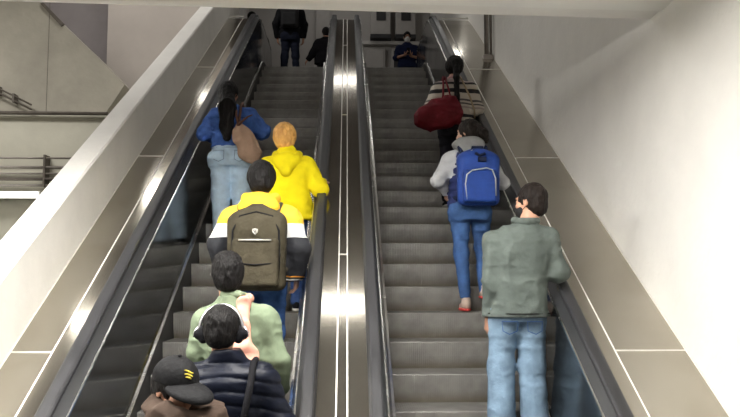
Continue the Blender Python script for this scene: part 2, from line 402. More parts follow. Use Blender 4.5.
# under-structure so nothing floats
def under(name, x0, x1, h1=0.79):
    tag(sweep(name, rect(x0, x1, -0.9, h1), M['grey_wall']), **ST)
under('partition_right', 1.60, 2.147); under('partition_left', -2.06, -1.69); under('partition_middle', -0.15, 0.115)
tag(sweep('slab_truss_right', rect(0.30, 1.60, -0.9, -0.42), M['grey_wall']), **ST)
tag(sweep('slab_truss_left', rect(-1.69, -0.34, -0.9, -0.42), M['grey_wall']), **ST)

# pipe rising from the right cladding beside the wall
pp = empty('standpipe', (2.04, 11.35, zbase(11.35) + 0.88)); tag(pp, 'grey steel pipe rising from the right cladding against the wall', 'pipe')
tube('pipe', [(0, 0, 0.02), (0, 0, 3.4)], 0.034, M['galv'], pp, 14)
tube('pipe', [(0.066, 0.02, 0.05), (0.066, 0.02, 3.4)], 0.020, M['galv'], pp, 10)
box('base_flange', -0.06, 0.09, -0.05, 0.05, -0.04, 0.04, M['galv'], pp, bevel=0.01)

# fittings of the upper hall's end wall
M['cab'] = mat('grey_cabinet_paint', (0.44, 0.42, 0.40), 0.5, var=0.05)
M['cabdark'] = mat('dark_grille', (0.03, 0.03, 0.033), 0.6)
M['ledge'] = mat('pale_ledge', (0.62, 0.60, 0.58), 0.6, var=0.04)
def wallunit(x, label):
    r = empty('wall_unit', (x, 19.98, 8.42)); tag(r, label, 'ventilation unit')
    box('casing', -0.25, 0.25, -0.30, 0, 0.06, 0.95, M['cab'], r, bevel=0.015)
    box('grille', -0.11, 0.13, -0.325, -0.30, 0.42, 0.68, M['cabdark'], r, bevel=0.005)
    box('base_bracket', -0.26, 0.26, -0.32, 0, -0.04, 0.06, M['cabdark'], r)
wallunit(0.86, 'grey box unit high on the hall end wall, nearer the median')
wallunit(1.49, 'grey box unit high on the hall end wall, nearer the right wall')
tag(box('wall_ledge', 0.35, 2.14, 19.84, 19.99, 8.27, 8.36, M['ledge']), 'pale ledge across the hall end wall under the two box units', 'ledge')
def locker(x0, x1, z0, z1, label, doors=1):
    r = empty('wall_cabinet', ((x0 + x1) / 2, 19.99, z0)); tag(r, label, 'cabinet')
    w = x1 - x0
    box('body', -w / 2, w / 2, -0.16, 0, 0, z1 - z0, M['cab'], r, bevel=0.01)
    for i in range(doors):
        a = -w / 2 + 0.06 + i * (w - 0.06) / doors; b = a + (w - 0.06) / doors - 0.06
        box('door', a, b, -0.185, -0.16, (z1 - z0) * 0.45 if doors > 1 else 0.06, (z1 - z0) - 0.08, M['cabdark'] if doors > 1 else M['hall_wall'], r, bevel=0.006)
locker(0.42, 0.98, 7.0, 8.18, 'plain grey wall cabinet under the ledge, nearer the median')
locker(1.14, 1.62, 7.0, 8.18, 'grey wall cabinet with two dark windows behind the masked person', 2)
tag(box('notice_panel', -0.78, -0.42, 19.9, 19.99, 8.30, 9.3, M['cab'], bevel=0.01), 'grey panel high on the hall wall above the dark figure by the median', 'panel')
r = empty('wall_board', (-0.62, 19.98, 7.3)); tag(r, 'pale framed board on the hall wall behind the dark figure by the median', 'board')
box('frame', -0.2, 0.22, -0.06, 0, 0, 0.95, M['ledge'], r); box('panel', -0.13, -0.02, -0.07, -0.05, 0.1, 0.8, M['cabdark'], r)

# ------------------------------------------------------------------ implicit-surface modelling for bodies, clothes and bags
TBL = RNG.rand(32, 32, 32).astype(np.float32)
def vnoise(P, f):
    q = P * np.asarray(f, np.float32) + 100.3
    i = np.floor(q).astype(np.int32); t = q - i; t = t * t * (3 - 2 * t)
    r = 0
    for a in (0, 1):
        for b in (0, 1):
            for c in (0, 1):
                w = (t[:, 0] if a else 1 - t[:, 0]) * (t[:, 1] if b else 1 - t[:, 1]) * (t[:, 2] if c else 1 - t[:, 2])
                r = r + w * TBL[(i[:, 0] + a) & 31, (i[:, 1] + b) & 31, (i[:, 2] + c) & 31]
    return r
BIG = 0.15
V = lambda *a: np.array(a, np.float32)
class Vox:
    def __init__(s, lo, hi, h):
        s.h = h; s.lo = np.array(lo, np.float32)
        s.n = [int(math.ceil((hi[i] - lo[i]) / h)) + 1 for i in range(3)]
        s.ax = [s.lo[i] + h * np.arange(s.n[i], dtype=np.float32) for i in range(3)]
        s.F = np.full(s.n, BIG, np.float32)
    def apply(s, fn, lo, hi, k=0.02, op='u'):
        pad = k + 3 * s.h
        sl = []
        for i in range(3):
            a = max(0, int((lo[i] - pad - s.lo[i]) / s.h)); b = min(s.n[i], int((hi[i] + pad - s.lo[i]) / s.h) + 2)
            if a >= b: return s
            sl.append(slice(a, b))
        sl = tuple(sl)
        X = s.ax[0][sl[0]][:, None, None]; Y = s.ax[1][sl[1]][None, :, None]; Z = s.ax[2][sl[2]][None, None, :]
        d = fn(X, Y, Z); o = s.F[sl]
        if op == 'u':
            hh = np.maximum(k - np.abs(o - d), 0) / k if k > 0 else 0
            s.F[sl] = np.minimum(o, d) - hh * hh * k * 0.25
        elif op == 's':
            s.F[sl] = np.maximum(o, -d)
        return s
    def cap(s, a, b, ra, rb, k=0.02, op='u', flat=None):
        a = np.array(a, np.float32); b = np.array(b, np.float32); ab = b - a; L = float(ab @ ab) + 1e-9
        R = max(ra, rb)
        def fn(X, Y, Z):
            px, py, pz = X - a[0], Y - a[1], Z - a[2]
            t = np.clip((px * ab[0] + py * ab[1] + pz * ab[2]) / L, 0, 1)
            dx, dy, dz = px - t * ab[0], py - t * ab[1], pz - t * ab[2]
            if flat is not None:      # (axis, factor): thickness scaled along axis
                w, f = flat; q = dx * w[0] + dy * w[1] + dz * w[2]; q2 = q * (1 / f - 1)
                dx, dy, dz = dx + q2 * w[0], dy + q2 * w[1], dz + q2 * w[2]
            d = np.sqrt(dx * dx + dy * dy + dz * dz) - (ra + (rb - ra) * t)
            return d * (flat[1] if flat is not None else 1)
        return s.apply(fn, np.minimum(a, b) - R, np.maximum(a, b) + R, k, op)
    def chain(s, pts, rs, k=0.02, flat=None):
        for i in range(len(pts) - 1): s.cap(pts[i], pts[i + 1], rs[i], rs[i + 1], k, flat=flat)
        return s
    def ell(s, c, r, k=0.02, R=None, op='u'):
        c = np.array(c, np.float32); r = np.array(r, np.float32); Rm = None if R is None else np.array(R, np.float32)
        m = float(r.max())
        def fn(X, Y, Z):
            x, y, z = X - c[0], Y - c[1], Z - c[2]
            if Rm is not None:
                x, y, z = (Rm[0, 0] * x + Rm[1, 0] * y + Rm[2, 0] * z, Rm[0, 1] * x + Rm[1, 1] * y + Rm[2, 1] * z, Rm[0, 2] * x + Rm[1, 2] * y + Rm[2, 2] * z)
            k0 = np.sqrt((x / r[0]) ** 2 + (y / r[1]) ** 2 + (z / r[2]) ** 2)
            k1 = np.sqrt((x / r[0] ** 2) ** 2 + (y / r[1] ** 2) ** 2 + (z / r[2] ** 2) ** 2) + 1e-6
            return k0 * (k0 - 1) / k1
        return s.apply(fn, c - m, c + m, k, op)
    def rbox(s, c, r, rad, k=0.01, R=None, op='u'):
        c = np.array(c, np.float32); Rm = None if R is None else np.array(R, np.float32); m = float(np.linalg.norm(r))
        def fn(X, Y, Z):
            x, y, z = X - c[0], Y - c[1], Z - c[2]
            if Rm is not None:
                x, y, z = (Rm[0, 0] * x + Rm[1, 0] * y + Rm[2, 0] * z, Rm[0, 1] * x + Rm[1, 1] * y + Rm[2, 1] * z, Rm[0, 2] * x + Rm[1, 2] * y + Rm[2, 2] * z)
            qx, qy, qz = np.abs(x) - (r[0] - rad), np.abs(y) - (r[1] - rad), np.abs(z) - (r[2] - rad)
            return np.sqrt(np.maximum(qx, 0) ** 2 + np.maximum(qy, 0) ** 2 + np.maximum(qz, 0) ** 2) + np.minimum(np.maximum(qx, np.maximum(qy, qz)), 0) - rad
        return s.apply(fn, c - m, c + m, k, op)
    def tor(s, lv, k=0.03, n=2.4):
        """trunk: levels (z, cx, cy, rx, ry)"""
        lv = sorted(lv); a = np.array(lv, np.float32)
        lo = V((a[:, 1] - a[:, 3]).min(), (a[:, 2] - a[:, 4]).min(), a[0, 0]); hi = V((a[:, 1] + a[:, 3]).max(), (a[:, 2] + a[:, 4]).max(), a[-1, 0])
        def fn(X, Y, Z):
            z = Z[0, 0]
            def it(j):      # smooth interpolation of the level table
                v = np.interp(z, a[:, 0], a[:, j]); return v[None, None, :].astype(np.float32)
            cx, cy, rx, ry = it(1), it(2), it(3), it(4)
            g = (np.abs((X - cx) / rx) ** n + np.abs((Y - cy) / ry) ** n) ** (1 / n)
            d = (g - 1) * np.minimum(rx, ry)
            e = np.maximum(a[0, 0] - Z, Z - a[-1, 0])
            return np.maximum(d, e)
        return s.apply(fn, lo, hi, k)
    def cut(s, p, n):
        """keep the side n points away from"""
        n = np.array(n, np.float32); n /= np.linalg.norm(n); p = np.array(p, np.float32)
        X = s.ax[0][:, None, None]; Y = s.ax[1][None, :, None]; Z = s.ax[2][None, None, :]
        s.F = np.maximum(s.F, (X - p[0]) * n[0] + (Y - p[1]) * n[1] + (Z - p[2]) * n[2]); return s
    def noise(s, amp, f, ridge=True, seed=0.0):
        m = np.abs(s.F) < (amp + 3 * s.h)
        i = np.nonzero(m)
        if len(i[0]) == 0: return s
        P = np.stack([s.ax[0][i[0]], s.ax[1][i[1]], s.ax[2][i[2]]], 1) + np.float32(seed)
        v = vnoise(P, f)
        v = (np.abs(2 * v - 1) - 0.35) if ridge else (v - 0.5)
        s.F[i] += amp * v; return s
    def mesh(s, name, m, parent=None, scale=1.0, relax=1):
        F = s.F; F = F.copy(); F[0] = F[-1] = BIG; F[:, 0] = F[:, -1] = BIG; F[:, :, 0] = F[:, :, -1] = BIG
        ins = F < 0
        nx, ny, nz = F.shape
        cnt = np.zeros((nx - 1, ny - 1, nz - 1), np.int8)
        for a in (0, 1):
            for b in (0, 1):
                for c in (0, 1): cnt += ins[a:nx - 1 + a, b:ny - 1 + b, c:nz - 1 + c]
        I = np.nonzero((cnt > 0) & (cnt < 8)); N = len(I[0])
        idx = np.full(cnt.shape, -1, np.int64); idx[I] = np.arange(N)
        base = np.stack(I, 1)
        acc = np.zeros((N, 3), np.float32); num = np.zeros(N, np.float32)
        C = [(a, b, c) for a in (0, 1) for b in (0, 1) for c in (0, 1)]
        val = {c: F[base[:, 0] + c[0], base[:, 1] + c[1], base[:, 2] + c[2]] for c in C}
        for c in C:
            for ax in range(3):
                if c[ax] == 0:
                    e = list(c); e[ax] = 1; e = tuple(e); va, vb = val[c], val[e]
                    mk = (va < 0) != (vb < 0); t = np.where(mk, va / np.where(mk, va - vb, 1), 0)
                    for q in range(3): acc[:, q] += np.where(mk, c[q] + (t if q == ax else 0), 0)
                    num += mk
        vt = base + acc / num[:, None]
        quads = []
        for ax in range(3):
            o1, o2 = [(1, 2), (2, 0), (0, 1)][ax]
            sl0 = [slice(None)] * 3; sl1 = [slice(None)] * 3; sl0[ax] = slice(0, -1); sl1[ax] = slice(1, None)
            A = ins[tuple(sl0)]; B = ins[tuple(sl1)]
            E = np.stack(np.nonzero(A != B), 1); sg = A[E[:, 0], E[:, 1], E[:, 2]]
            u = np.zeros(3, int); w = np.zeros(3, int); u[o1] = 1; w[o2] = 1
            q = np.stack([idx[tuple((E - u - w).T)], idx[tuple((E - w).T)], idx[tuple(E.T)], idx[tuple((E - u).T)]], 1)
            q[~sg] = q[~sg][:, ::-1]
            quads.append(q)
        Q = np.concatenate(quads); Q = Q[(Q >= 0).all(1)]
        vt = (vt * s.h + s.lo).astype(np.float32)
        for _ in range(relax):
            sm = np.zeros_like(vt); ct = np.zeros(N, np.float32)
            for a in range(4):
                for b in ((a + 1) % 4, (a + 3) % 4):
                    np.add.at(sm, Q[:, a], vt[Q[:, b]]) if False else None
            e0 = np.concatenate([Q[:, a] for a in range(4)]); e1 = np.concatenate([Q[:, (a + 1) % 4] for a in range(4)])
            for q in range(3): sm[:, q] = np.bincount(e0, vt[e1, q], N) + np.bincount(e1, vt[e0, q], N)
            ct = np.bincount(e0, minlength=N) + np.bincount(e1, minlength=N)
            ok = ct > 0; vt[ok] = 0.5 * vt[ok] + 0.5 * (sm[ok] / ct[ok][:, None])
        vt *= scale
        me = bpy.data.meshes.new(name)
        me.vertices.add(N); me.vertices.foreach_set('co', vt.ravel())
        nq = len(Q); me.loops.add(nq * 4); me.loops.foreach_set('vertex_index', Q.ravel().astype(np.int32))
        me.polygons.add(nq); me.polygons.foreach_set('loop_start', np.arange(0, nq * 4, 4, dtype=np.int32))
        me.polygons.foreach_set('use_smooth', np.ones(nq, bool))
        me.update(calc_edges=True)
        return link_mesh(name, me, m, parent)

def rotm(yaw=0, pitch=0, roll=0):
    """degrees; yaw turns the face left (+) / right (-), pitch looks up (+), roll tips towards the right (+)"""
    return np.array(Matrix.Rotation(math.radians(yaw), 3, 'Z') @ Matrix.Rotation(math.radians(pitch), 3, 'X') @ Matrix.Rotation(math.radians(roll), 3, 'Y'), np.float32)

# cloth, skin and hair colours
def cloth(name, col, bump=0.25, bs=45, rough=0.85, var=0.14, scale=7, **k): return mat(name, col, rough, 0, var, scale, bump, bs, 0.14, **k)
SK1 = mat('skin_warm', (0.50, 0.27, 0.18), 0.5, var=0.06, scale=12, spec=0.35)
SK2 = mat('skin_light', (0.62, 0.36, 0.26), 0.5, var=0.06, scale=12, spec=0.35)
HB = mat('black_hair', (0.008, 0.007, 0.007), 0.55, var=0.3, scale=30, bump=0.7, bscale=90, stretch=(1, 1, 0.25), spec=0.16)
HDB = mat('dark_brown_hair', (0.014, 0.009, 0.007), 0.55, var=0.3, scale=30, bump=0.7, bscale=90, stretch=(1, 1, 0.25), spec=0.16)
HG = mat('orange_blonde_hair', (0.95, 0.54, 0.15), 0.55, var=0.0, scale=16, bump=0.7, bscale=80, col2=(0.66, 0.30, 0.07), stretch=(1, 1, 0.5))
EYE = mat('eye_white', (0.8, 0.8, 0.78), 0.2, var=0.0); LIP = mat('lip', (0.42, 0.16, 0.13), 0.5, var=0.05)
SOLE = cloth('pale_rubber_sole', (0.72, 0.70, 0.66)); DSOLE = cloth('dark_rubber_sole', (0.03, 0.03, 0.03))

def skel(**o):
    J = dict(hipL=V(-.09, 0, .92), hipR=V(.09, 0, .92), kneL=V(-.10, .015, .50), kneR=V(.10, .015, .50), ankL=V(-.10, -.03, .085), ankR=V(.10, -.03, .085),
             shL=V(-.175, 0, 1.335), shR=V(.175, 0, 1.335), elL=V(-.235, -.02, 1.11), elR=V(.235, -.02, 1.11), wrL=V(-.25, .06, .87), wrR=V(.25, .06, .87),
             nk=V(0, .0, 1.43), hd=V(0, .02, 1.585), tx=0.0, ty=0.0)
    for k, v in o.items(): J[k] = V(*v) if isinstance(v, (tuple, list)) else v
    return J

def hand(G, wr, d, nrm, side, curl=0.35, s=1.0):
    """wr wrist, d pointing direction, nrm back-of-hand normal, side +1 thumb on +x of hand frame"""
    d = np.array(d, np.float32); d /= np.linalg.norm(d); n = np.array(nrm, np.float32); n -= d * (n @ d); n /= np.linalg.norm(n)
    x = np.cross(d, n) * side
    wr = np.array(wr, np.float32)
    kn = wr + d * .085 * s
    for t in (-.022, 0, .022): G.cap(wr + d * .01 + x * t * .6 * s, kn + x * t * s, .016 * s, .014 * s, .012)
    for t, L in ((.030, .072), (.010, .080), (-.010, .075), (-.029, .060)):
        a = kn + x * t * s; f1 = d * math.cos(curl) - n * math.sin(curl); f2 = d * math.cos(curl * 2.4) - n * math.sin(curl * 2.4)
        b = a + f1 * L * .5 * s; c = b + f2 * L * .5 * s
        G.cap(a, b, .0090 * s, .0082 * s, .003); G.cap(b, c, .0082 * s, .0068 * s, .003)
    t0 = wr + d * .025 * s + x * .026 * s; t1 = t0 + (d * .6 + x * .75 - n * .25) * .038 * s; t2 = t1 + (d * .9 + x * .2 - n * .3) * .030 * s
    G.cap(t0, t1, .0125 * s, .010 * s, .008); G.cap(t1, t2, .010 * s, .008 * s, .004)

def body(root, J, R, h, S_, skin, wf=1.0, hands=None, hd=1.0, neck_r=.052):
    G = Vox((-.75, -.5, -.02), (.75, .62, 1.80), h)
    tx, ty = J['tx'], J['ty']
    G.tor([(.80, 0, 0, .135 * wf, .09), (.95, 0, 0, .15 * wf, .10), (1.10, tx * .4, ty * .4, .13 * wf, .09), (1.25, tx * .8, ty * .8, .155 * wf, .10), (1.32, tx, ty, .15 * wf, .09), (1.38, tx, ty, .09, .065)], .03)
    for q in 'LR':
        G.cap(J['hip' + q], J['kne' + q], .075 * wf, .050, .04); G.cap(J['kne' + q], J['ank' + q], .050, .034, .03)
        an = J['ank' + q]; G.cap(an + V(0, -.02, -.045), an + V(0, .14, -.06), .028, .024, .03)
        G.cap(J['sh' + q], J['el' + q], .044, .036, .04); G.cap(J['el' + q], J['wr' + q], .036, .024, .02)
        hs = (hands or {}).get(q)
        d, n, c = hs if hs else (J['wr' + q] - J['el' + q], (-.9 if q == 'L' else .9, -.3, 0.1), .45)
        # with d down and the back outwards the thumb points forwards
        dd = np.array(d, np.float32); nn = np.array(n, np.float32); x = np.cross(dd / np.linalg.norm(dd), nn)
        G_side = 1 if x[1] >= -1e-3 else -1
        if hs and len(hs) > 3: pass
        hand(G, J['wr' + q], d, n, G_side, c)
    hc = J['hd']; P = lambda a, b, c: hc + R @ V(a * hd, b * hd, c * hd)
    G.cap(J['nk'] + V(0, -.01, -.03), P(0, -.02, -.05), neck_r + .006, neck_r, .03)
    G.ell(P(0, -.012, .022), V(.073, .092, .088) * hd, .02, R); G.ell(P(0, .028, -.045), V(.054, .062, .062) * hd, .035, R)
    G.ell(P(0, .055, -.092), V(.024, .020, .018) * hd, .02, R)                 # chin
    G.cap(P(0, .083, .015), P(0, .108, -.028), .008 * hd, .0135 * hd, .012)     # nose
    G.ell(P(0, .083, .030), V(.045, .014, .010) * hd, .015, R)                 # brow
    for s in (-1, 1):
        G.ell(P(s * .031, .090, .006), V(.014, .012, .009) * hd, .004, R, op='s')
        G.ell(P(s * .030, .076, .006), V(.0125, .0125, .011) * hd, .002, R)
        G.ell(P(s * .040, .065, -.022), V(.02, .02, .018) * hd, .015, R)       # cheek
        G.ell(P(s * .0755, -.008, -.005), V(.010, .019, .030) * hd, .006, R)   # ear
        G.ell(P(s * .083, -.002, -.002), V(.005, .010, .017) * hd, .003, R, op='s')
    G.ell(P(0, .083, -.058), V(.024, .010, .006) * hd, .006, R); G.ell(P(0, .082, -.069), V(.020, .010, .007) * hd, .006, R)
    return G.mesh('body', skin, root, S_)

def legs_of(root, J, h, S_, m, r=(.088, .064, .052), hipw=.165, hipd=.115, waist=.99, hem=.06, butt=.085, fold=.008, name='trousers', flare=0.0):
    G = Vox((-.45, -.45, .0), (.45, .45, 1.12), h)
    G.tor([(.80, 0, -.005, hipw, hipd), (.88, 0, -.008, hipw * 1.03, hipd * 1.04), (.97, 0, 0, hipw * .93, hipd * .95), (waist + .01, 0, 0, hipw * .88, hipd * .9)], .04, 2.2)
    for s, q in ((-1, 'L'), (1, 'R')):
        hp = J['hip' + q]
        G.cap(hp + V(0, 0, -.05), J['kne' + q], r[0], r[1], .03); G.cap(J['kne' + q], J['ank' + q] + V(0, 0, -.02), r[1], r[2] + flare, .03)
        G.ell(V(s * hipw * .50, -hipd * .52, .875), (hipw * .52, butt, .095), .035)
        an = J['ank' + q]
    G.noise(fold * 1.6, (7, 7, 13), True, 3.0); G.noise(fold * .8, (16, 16, 26), True, 7.0)
    G.cut((0, 0, waist), (0, 0, 1)); G.cut((0, 0, hem), (0, 0, -1))
    return G.mesh(name, m, root, S_)

def shoe(root, an, h, S_, m, sole, yaw=0.0, z0=0.0):
    R = rotm(yaw); P = lambda a, b, c: V(an[0], an[1], 0) + R @ V(a, b, 0) + V(0, 0, c)
    lo = P(0, .05, 0) - V(.2, .2, .01); hi = P(0, .05, 0) + V(.2, .2, .17)
    G = Vox(lo, hi, h * .8)
    G.ell(P(0, .115, .038), (.046, .085, .034), .02, R); G.ell(P(0, .0, .05), (.038, .075, .050), .03, R); G.cap(P(0, -.005, .06), P(0, -.01, .11), .040, .038, .02)
    G.cut((0, 0, .018), (0, 0, -1)); G.cut((0, 0, .118), (0, 0, 1))
    o = G.mesh('shoe', m, root, S_)
    G = Vox(lo, hi, h * .8)
    G.ell(P(0, .11, .015), (.050, .092, .03), .02, R); G.ell(P(0, .0, .015), (.042, .078, .03), .03, R)
    G.cut((0, 0, .0), (0, 0, -1)); G.cut((0, 0, .024), (0, 0, 1))
    s = G.mesh('sole', sole, root, S_); s.parent = o
    return o

def top_of(root, J, h, S_, m, hem=.86, w=1.0, d=1.0, sl=(.066, .055, .042), collar=1.47, belly=0.0, fold=.008, name='jacket', hipw=.175, neck=.070, flr=0.0, chest=None, armgap=0.0, n=2.4, wrist_cut=True, ff=(6, 6, 9)):
    G = Vox((-.62, -.45, hem - .05), (.62, .60, 1.62), h)
    tx, ty = J['tx'], J['ty']
    G.tor([(hem - .02, 0, 0, (hipw + flr) * w, .125 * d), (.98, tx * .1, ty * .1, hipw * w, .12 * d + belly), (1.10, tx * .4, ty * .4, .165 * w, .115 * d + belly), (1.24, tx * .8, ty * .8, .182 * w, .125 * d),
           (1.32, tx, ty, .182 * w, .122 * d), (1.37, tx, ty, .145 * w, .105 * d), (1.42, tx, ty, .095, .080), (collar, tx + J['nk'][0] * .5, ty, neck, neck)], .03, n)
    for q in 'LR':
        a, b, c = J['sh' + q], J['el' + q], J['wr' + q]
        G.cap(a, b, sl[0], sl[1], .05); G.cap(b, c, sl[1], sl[2], .03)
        G.cap(J['nk'] + V(0, -.01, -.03), a + V(0, 0, .0), .055, sl[0] * .9, .05)
    G.noise(fold * 1.7, ff, True, 1.0); G.noise(fold * .9, (13, 13, 20), True, 5.0)
    G.cut((0, 0, hem), (0, 0, -1))
    if wrist_cut:
        for q in 'LR':
            b, c = J['el' + q], J['wr' + q]; dd = (c - b) / np.linalg.norm(c - b)
            # remove only the rounded end beyond the wrist
            e = c + dd * .055
            G.cap(c + dd * .052, c + dd * .12, sl[2] * 1.5, sl[2] * 1.5, .0, op='s') if False else None
            def fn(X, Y, Z, c=c, dd=dd):
                pl = (X - c[0]) * dd[0] + (Y - c[1]) * dd[1] + (Z - c[2]) * dd[2]
                rr = np.sqrt((X - c[0]) ** 2 + (Y - c[1]) ** 2 + (Z - c[2]) ** 2) - .085
                return np.maximum(.012 - pl, rr)
            G.apply(fn, c - .09, c + .09, 0.001, 's')
    return G

def hairpiece(root, J, R, h, S_, m, kind='short', hd=1.0, extra=None, puff=.016):
    hc = J['hd']; P = lambda a, b, c: hc + R @ V(a * hd, b * hd, c * hd)
    G = Vox(hc - V(.22, .24, .72 if kind in ('long', 'tail') else .22), hc + V(.22, .22, .24), h)
    G.ell(P(0, -.016, .030), V(.073 + puff, .092 + puff, .090 + puff) * hd, .02, R)
    if kind in ('short', 'top'):
        G.ell(P(0, -.055, -.035), V(.060 + puff * .5, .050 + puff * .5, .055) * hd, .03, R)
    if kind == 'top':
        G.ell(P(0, .02, .085), V(.07, .085, .045) * hd, .03, R); G.ell(P(-.01, -.03, .10), V(.06, .06, .035) * hd, .03, R)
    if kind == 'bob': G.ell(P(0, -.035, -.03), V(.082, .07, .085) * hd, .04, R)
    if extra: extra(G, P, R)
    # clear the face and the ears
    G.ell(P(0, .115, -.045), V(.085, .085, .115) * hd, .01, R, op='s')
    for s in (-1, 1): G.ell(P(s * .105, .01, -.045), V(.045, .035, .055) * hd, .01, R, op='s')
    G.noise(.010, (38, 38, 14), True, 2.0); G.noise(.006, (80, 80, 30), True, 2.0)
    return G.mesh('hair', m, root, S_)

def person(label, loc, H, yaw=0.0):
    r = empty('person', loc, math.radians(yaw)); tag(r, label, 'person'); return r, H / 1.70
def face_mask(root, J, R, h, S_, m, hd=1.0):
    hc = J['hd']; P = lambda a, b, c: hc + R @ V(a * hd, b * hd, c * hd)
    G = Vox(hc - .16, hc + .16, h * .8)
    G.ell(P(0, .034, -.048), V(.060, .074, .066) * hd, .02, R); G.cap(P(0, .09, .0), P(0, .112, -.035), .014, .016, .03)
    G.cut(P(0, .02, 0), R @ V(0, -1, 0)); G.cut(P(0, 0, .008), R @ V(0, 0, 1))
    o = G.mesh('face_mask', m, root, S_)
    for s in (-1, 1):
        tube('ear_loop', [tuple(P(s * .058, .035, -.02) * S_), tuple(P(s * .078, .0, .015) * S_), tuple(P(s * .082, -.022, 0) * S_), tuple(P(s * .078, -.012, -.03) * S_), tuple(P(s * .060, .03, -.055) * S_)], .0022, m, o, 6)
    return o
def stepk(k, dy=0.18): return (Y0 + RUN * k + dy, Z0 + RISE * k + 0.0075)
def thing_at(name, parent, label, cat, group=None):
    """a separate thing standing in the same frame as the figure that carries it"""
    r = empty(name, tuple(parent.location), parent.rotation_euler[2]); return tag(r, label, cat, group)

# ============ left escalator: woman in denim jacket
DEN_J = cloth('denim_jacket_blue', (0.075, 0.17, 0.52), var=0.25, scale=9, bs=60)
DEN_L = cloth('light_denim', (0.62, 0.80, 0.98), var=0.13, scale=8, bs=70)
DEN_M = cloth('mid_blue_denim', (0.05, 0.12, 0.32), var=0.25, scale=6, bs=70)
DEN_W = cloth('washed_denim', (0.21, 0.31, 0.42), var=0.20, scale=5, bs=70)
DEN_D = cloth('dark_denim', (0.03, 0.06, 0.16), var=0.2, scale=8)
BLK = cloth('black_cloth', (0.009, 0.009, 0.011)); NAVY = cloth('navy_cloth', (0.012, 0.017, 0.045))
def seam_pockets(root, S_, m, hipw, y, z=.875):
    for s in (-1, 1):
        o = tube('back_pocket', [((s * hipw * .22) * S_, (y + .012) * S_, (z + .055) * S_), ((s * hipw * .78) * S_, (y + .045) * S_, (z + .055) * S_)], .0035 * S_, m, root, 6)

y, z = stepk(6, .16)
p, s = person('woman with long black hair in a blue denim jacket and light jeans, elbows out', (-1.165, y, z), 1.64)
J = skel(hd=(-.035, .02, 1.585), nk=(-.015, 0, 1.43), elL=(-.30, .06, 1.16), wrL=(-.18, .27, 1.12), elR=(.31, .08, 1.19), wrR=(.16, .28, 1.20), hipL=(-.105, 0, .92), hipR=(.105, 0, .92), kneL=(-.11, .01, .5), kneR=(.11, .01, .5), ankL=(-.10, -.03, .085), ankR=(.11, -.02, .085))
R = rotm(-25)
h = .009
body(p, J, R, .0085, s, SK1, 1.05)
tr = legs_of(p, J, h, s, DEN_L, r=(.125, .100, .072), hipw=.235, hipd=.15, waist=1.01, butt=.115, fold=.007)
PK = cloth('pale_seam_thread', (0.24, 0.34, 0.50))
for sx in (-1, 1):
    tube('back_pocket', [(a * s, b * s, c * s) for a, b, c in ((sx * .055, -.185, .945), (sx * .165, -.150, .95), (sx * .160, -.185, .85), (sx * .105, -.215, .825), (sx * .055, -.205, .85))], .0035, PK, tr, 5, closed=True)
tube('waistband_seam', [(a * s, b * s, .985 * s) for a, b in ((-.205, -.05), (-.14, -.118), (0, -.145), (.14, -.118), (.205, -.05))], .004, PK, tr, 5)
G = top_of(p, J, h, s, DEN_J, hem=1.0, w=1.16, d=1.1, sl=(.088, .080, .052), hipw=.19, fold=.017, collar=1.45, ff=(8, 8, 7))
jk = G.mesh('denim_jacket', DEN_J, p, s)
tube('jacket_seam', [(a * s, b * s, 1.30 * s) for a, b in ((-.17, -.11), (-.08, -.145), (0, -.15), (.08, -.145), (.17, -.11))], .003, DEN_D, jk, 5)
def ex(G, P, R):
    G.cap(P(0, -.06, 0), V(-.03, -.16, 1.40), .085, .085, .04); G.cap(V(-.03, -.16, 1.40), V(-.035, -.175, 1.20), .088, .070, .04); G.cap(V(-.035, -.175, 1.20), V(-.03, -.165, 1.08), .068, .040, .04)
hairpiece(p, J, R, h, s, HB, 'long', 1.02, ex)
BR = cloth('brown_shoe', (0.08, 0.05, 0.03))
for q in 'LR': shoe(p, J['ank' + q], h, s, BLK, SOLE)
TAN_ = cloth('taupe_bag_cloth', (0.50, 0.34, 0.25), var=0.1)
STR = cloth('brown_strap_leather', (0.16, 0.08, 0.055), rough=0.6)
b = thing_at('tote_bag', p, 'soft taupe tote bag hanging from the right shoulder of the denim jacket', 'bag')
G = Vox((.0, -.38, .78), (.36, -.02, 1.36), .008)
G.cap((.10, -.215, 1.20), (.135, -.215, 1.10), .030, .085, .04, flat=((0, 1, 0), .55)); G.cap((.135, -.215, 1.10), (.20, -.215, .95), .095, .105, .04, flat=((0, 1, 0), .55)); G.cap((.20, -.21, .95), (.245, -.20, .90), .10, .085, .04, flat=((0, 1, 0), .55))
G.noise(.014, (9, 9, 9), True)
G.mesh('bag_body', TAN_, b, s)
tube('strap', [(a * s, bb * s, c * s) for a, bb, c in ((.10, -.22, 1.19), (.10, -.165, 1.32), (.105, -.115, 1.43), (.11, -.03, 1.475), (.11, .06, 1.43), (.12, .13, 1.25))], .014, STR, b, 8)
tube('tie', [(a * s, bb * s, c * s) for a, bb, c in ((.10, -.235, 1.20), (.14, -.25, 1.24), (.19, -.22, 1.29), (.23, -.17, 1.32))], [.014, .013, .010, .005], STR, b, 8)
tube('tie', [(a * s, bb * s, c * s) for a, bb, c in ((.10, -.235, 1.19), (.075, -.24, 1.30), (.07, -.20, 1.36))], [.014, .012, .009], STR, b, 8)

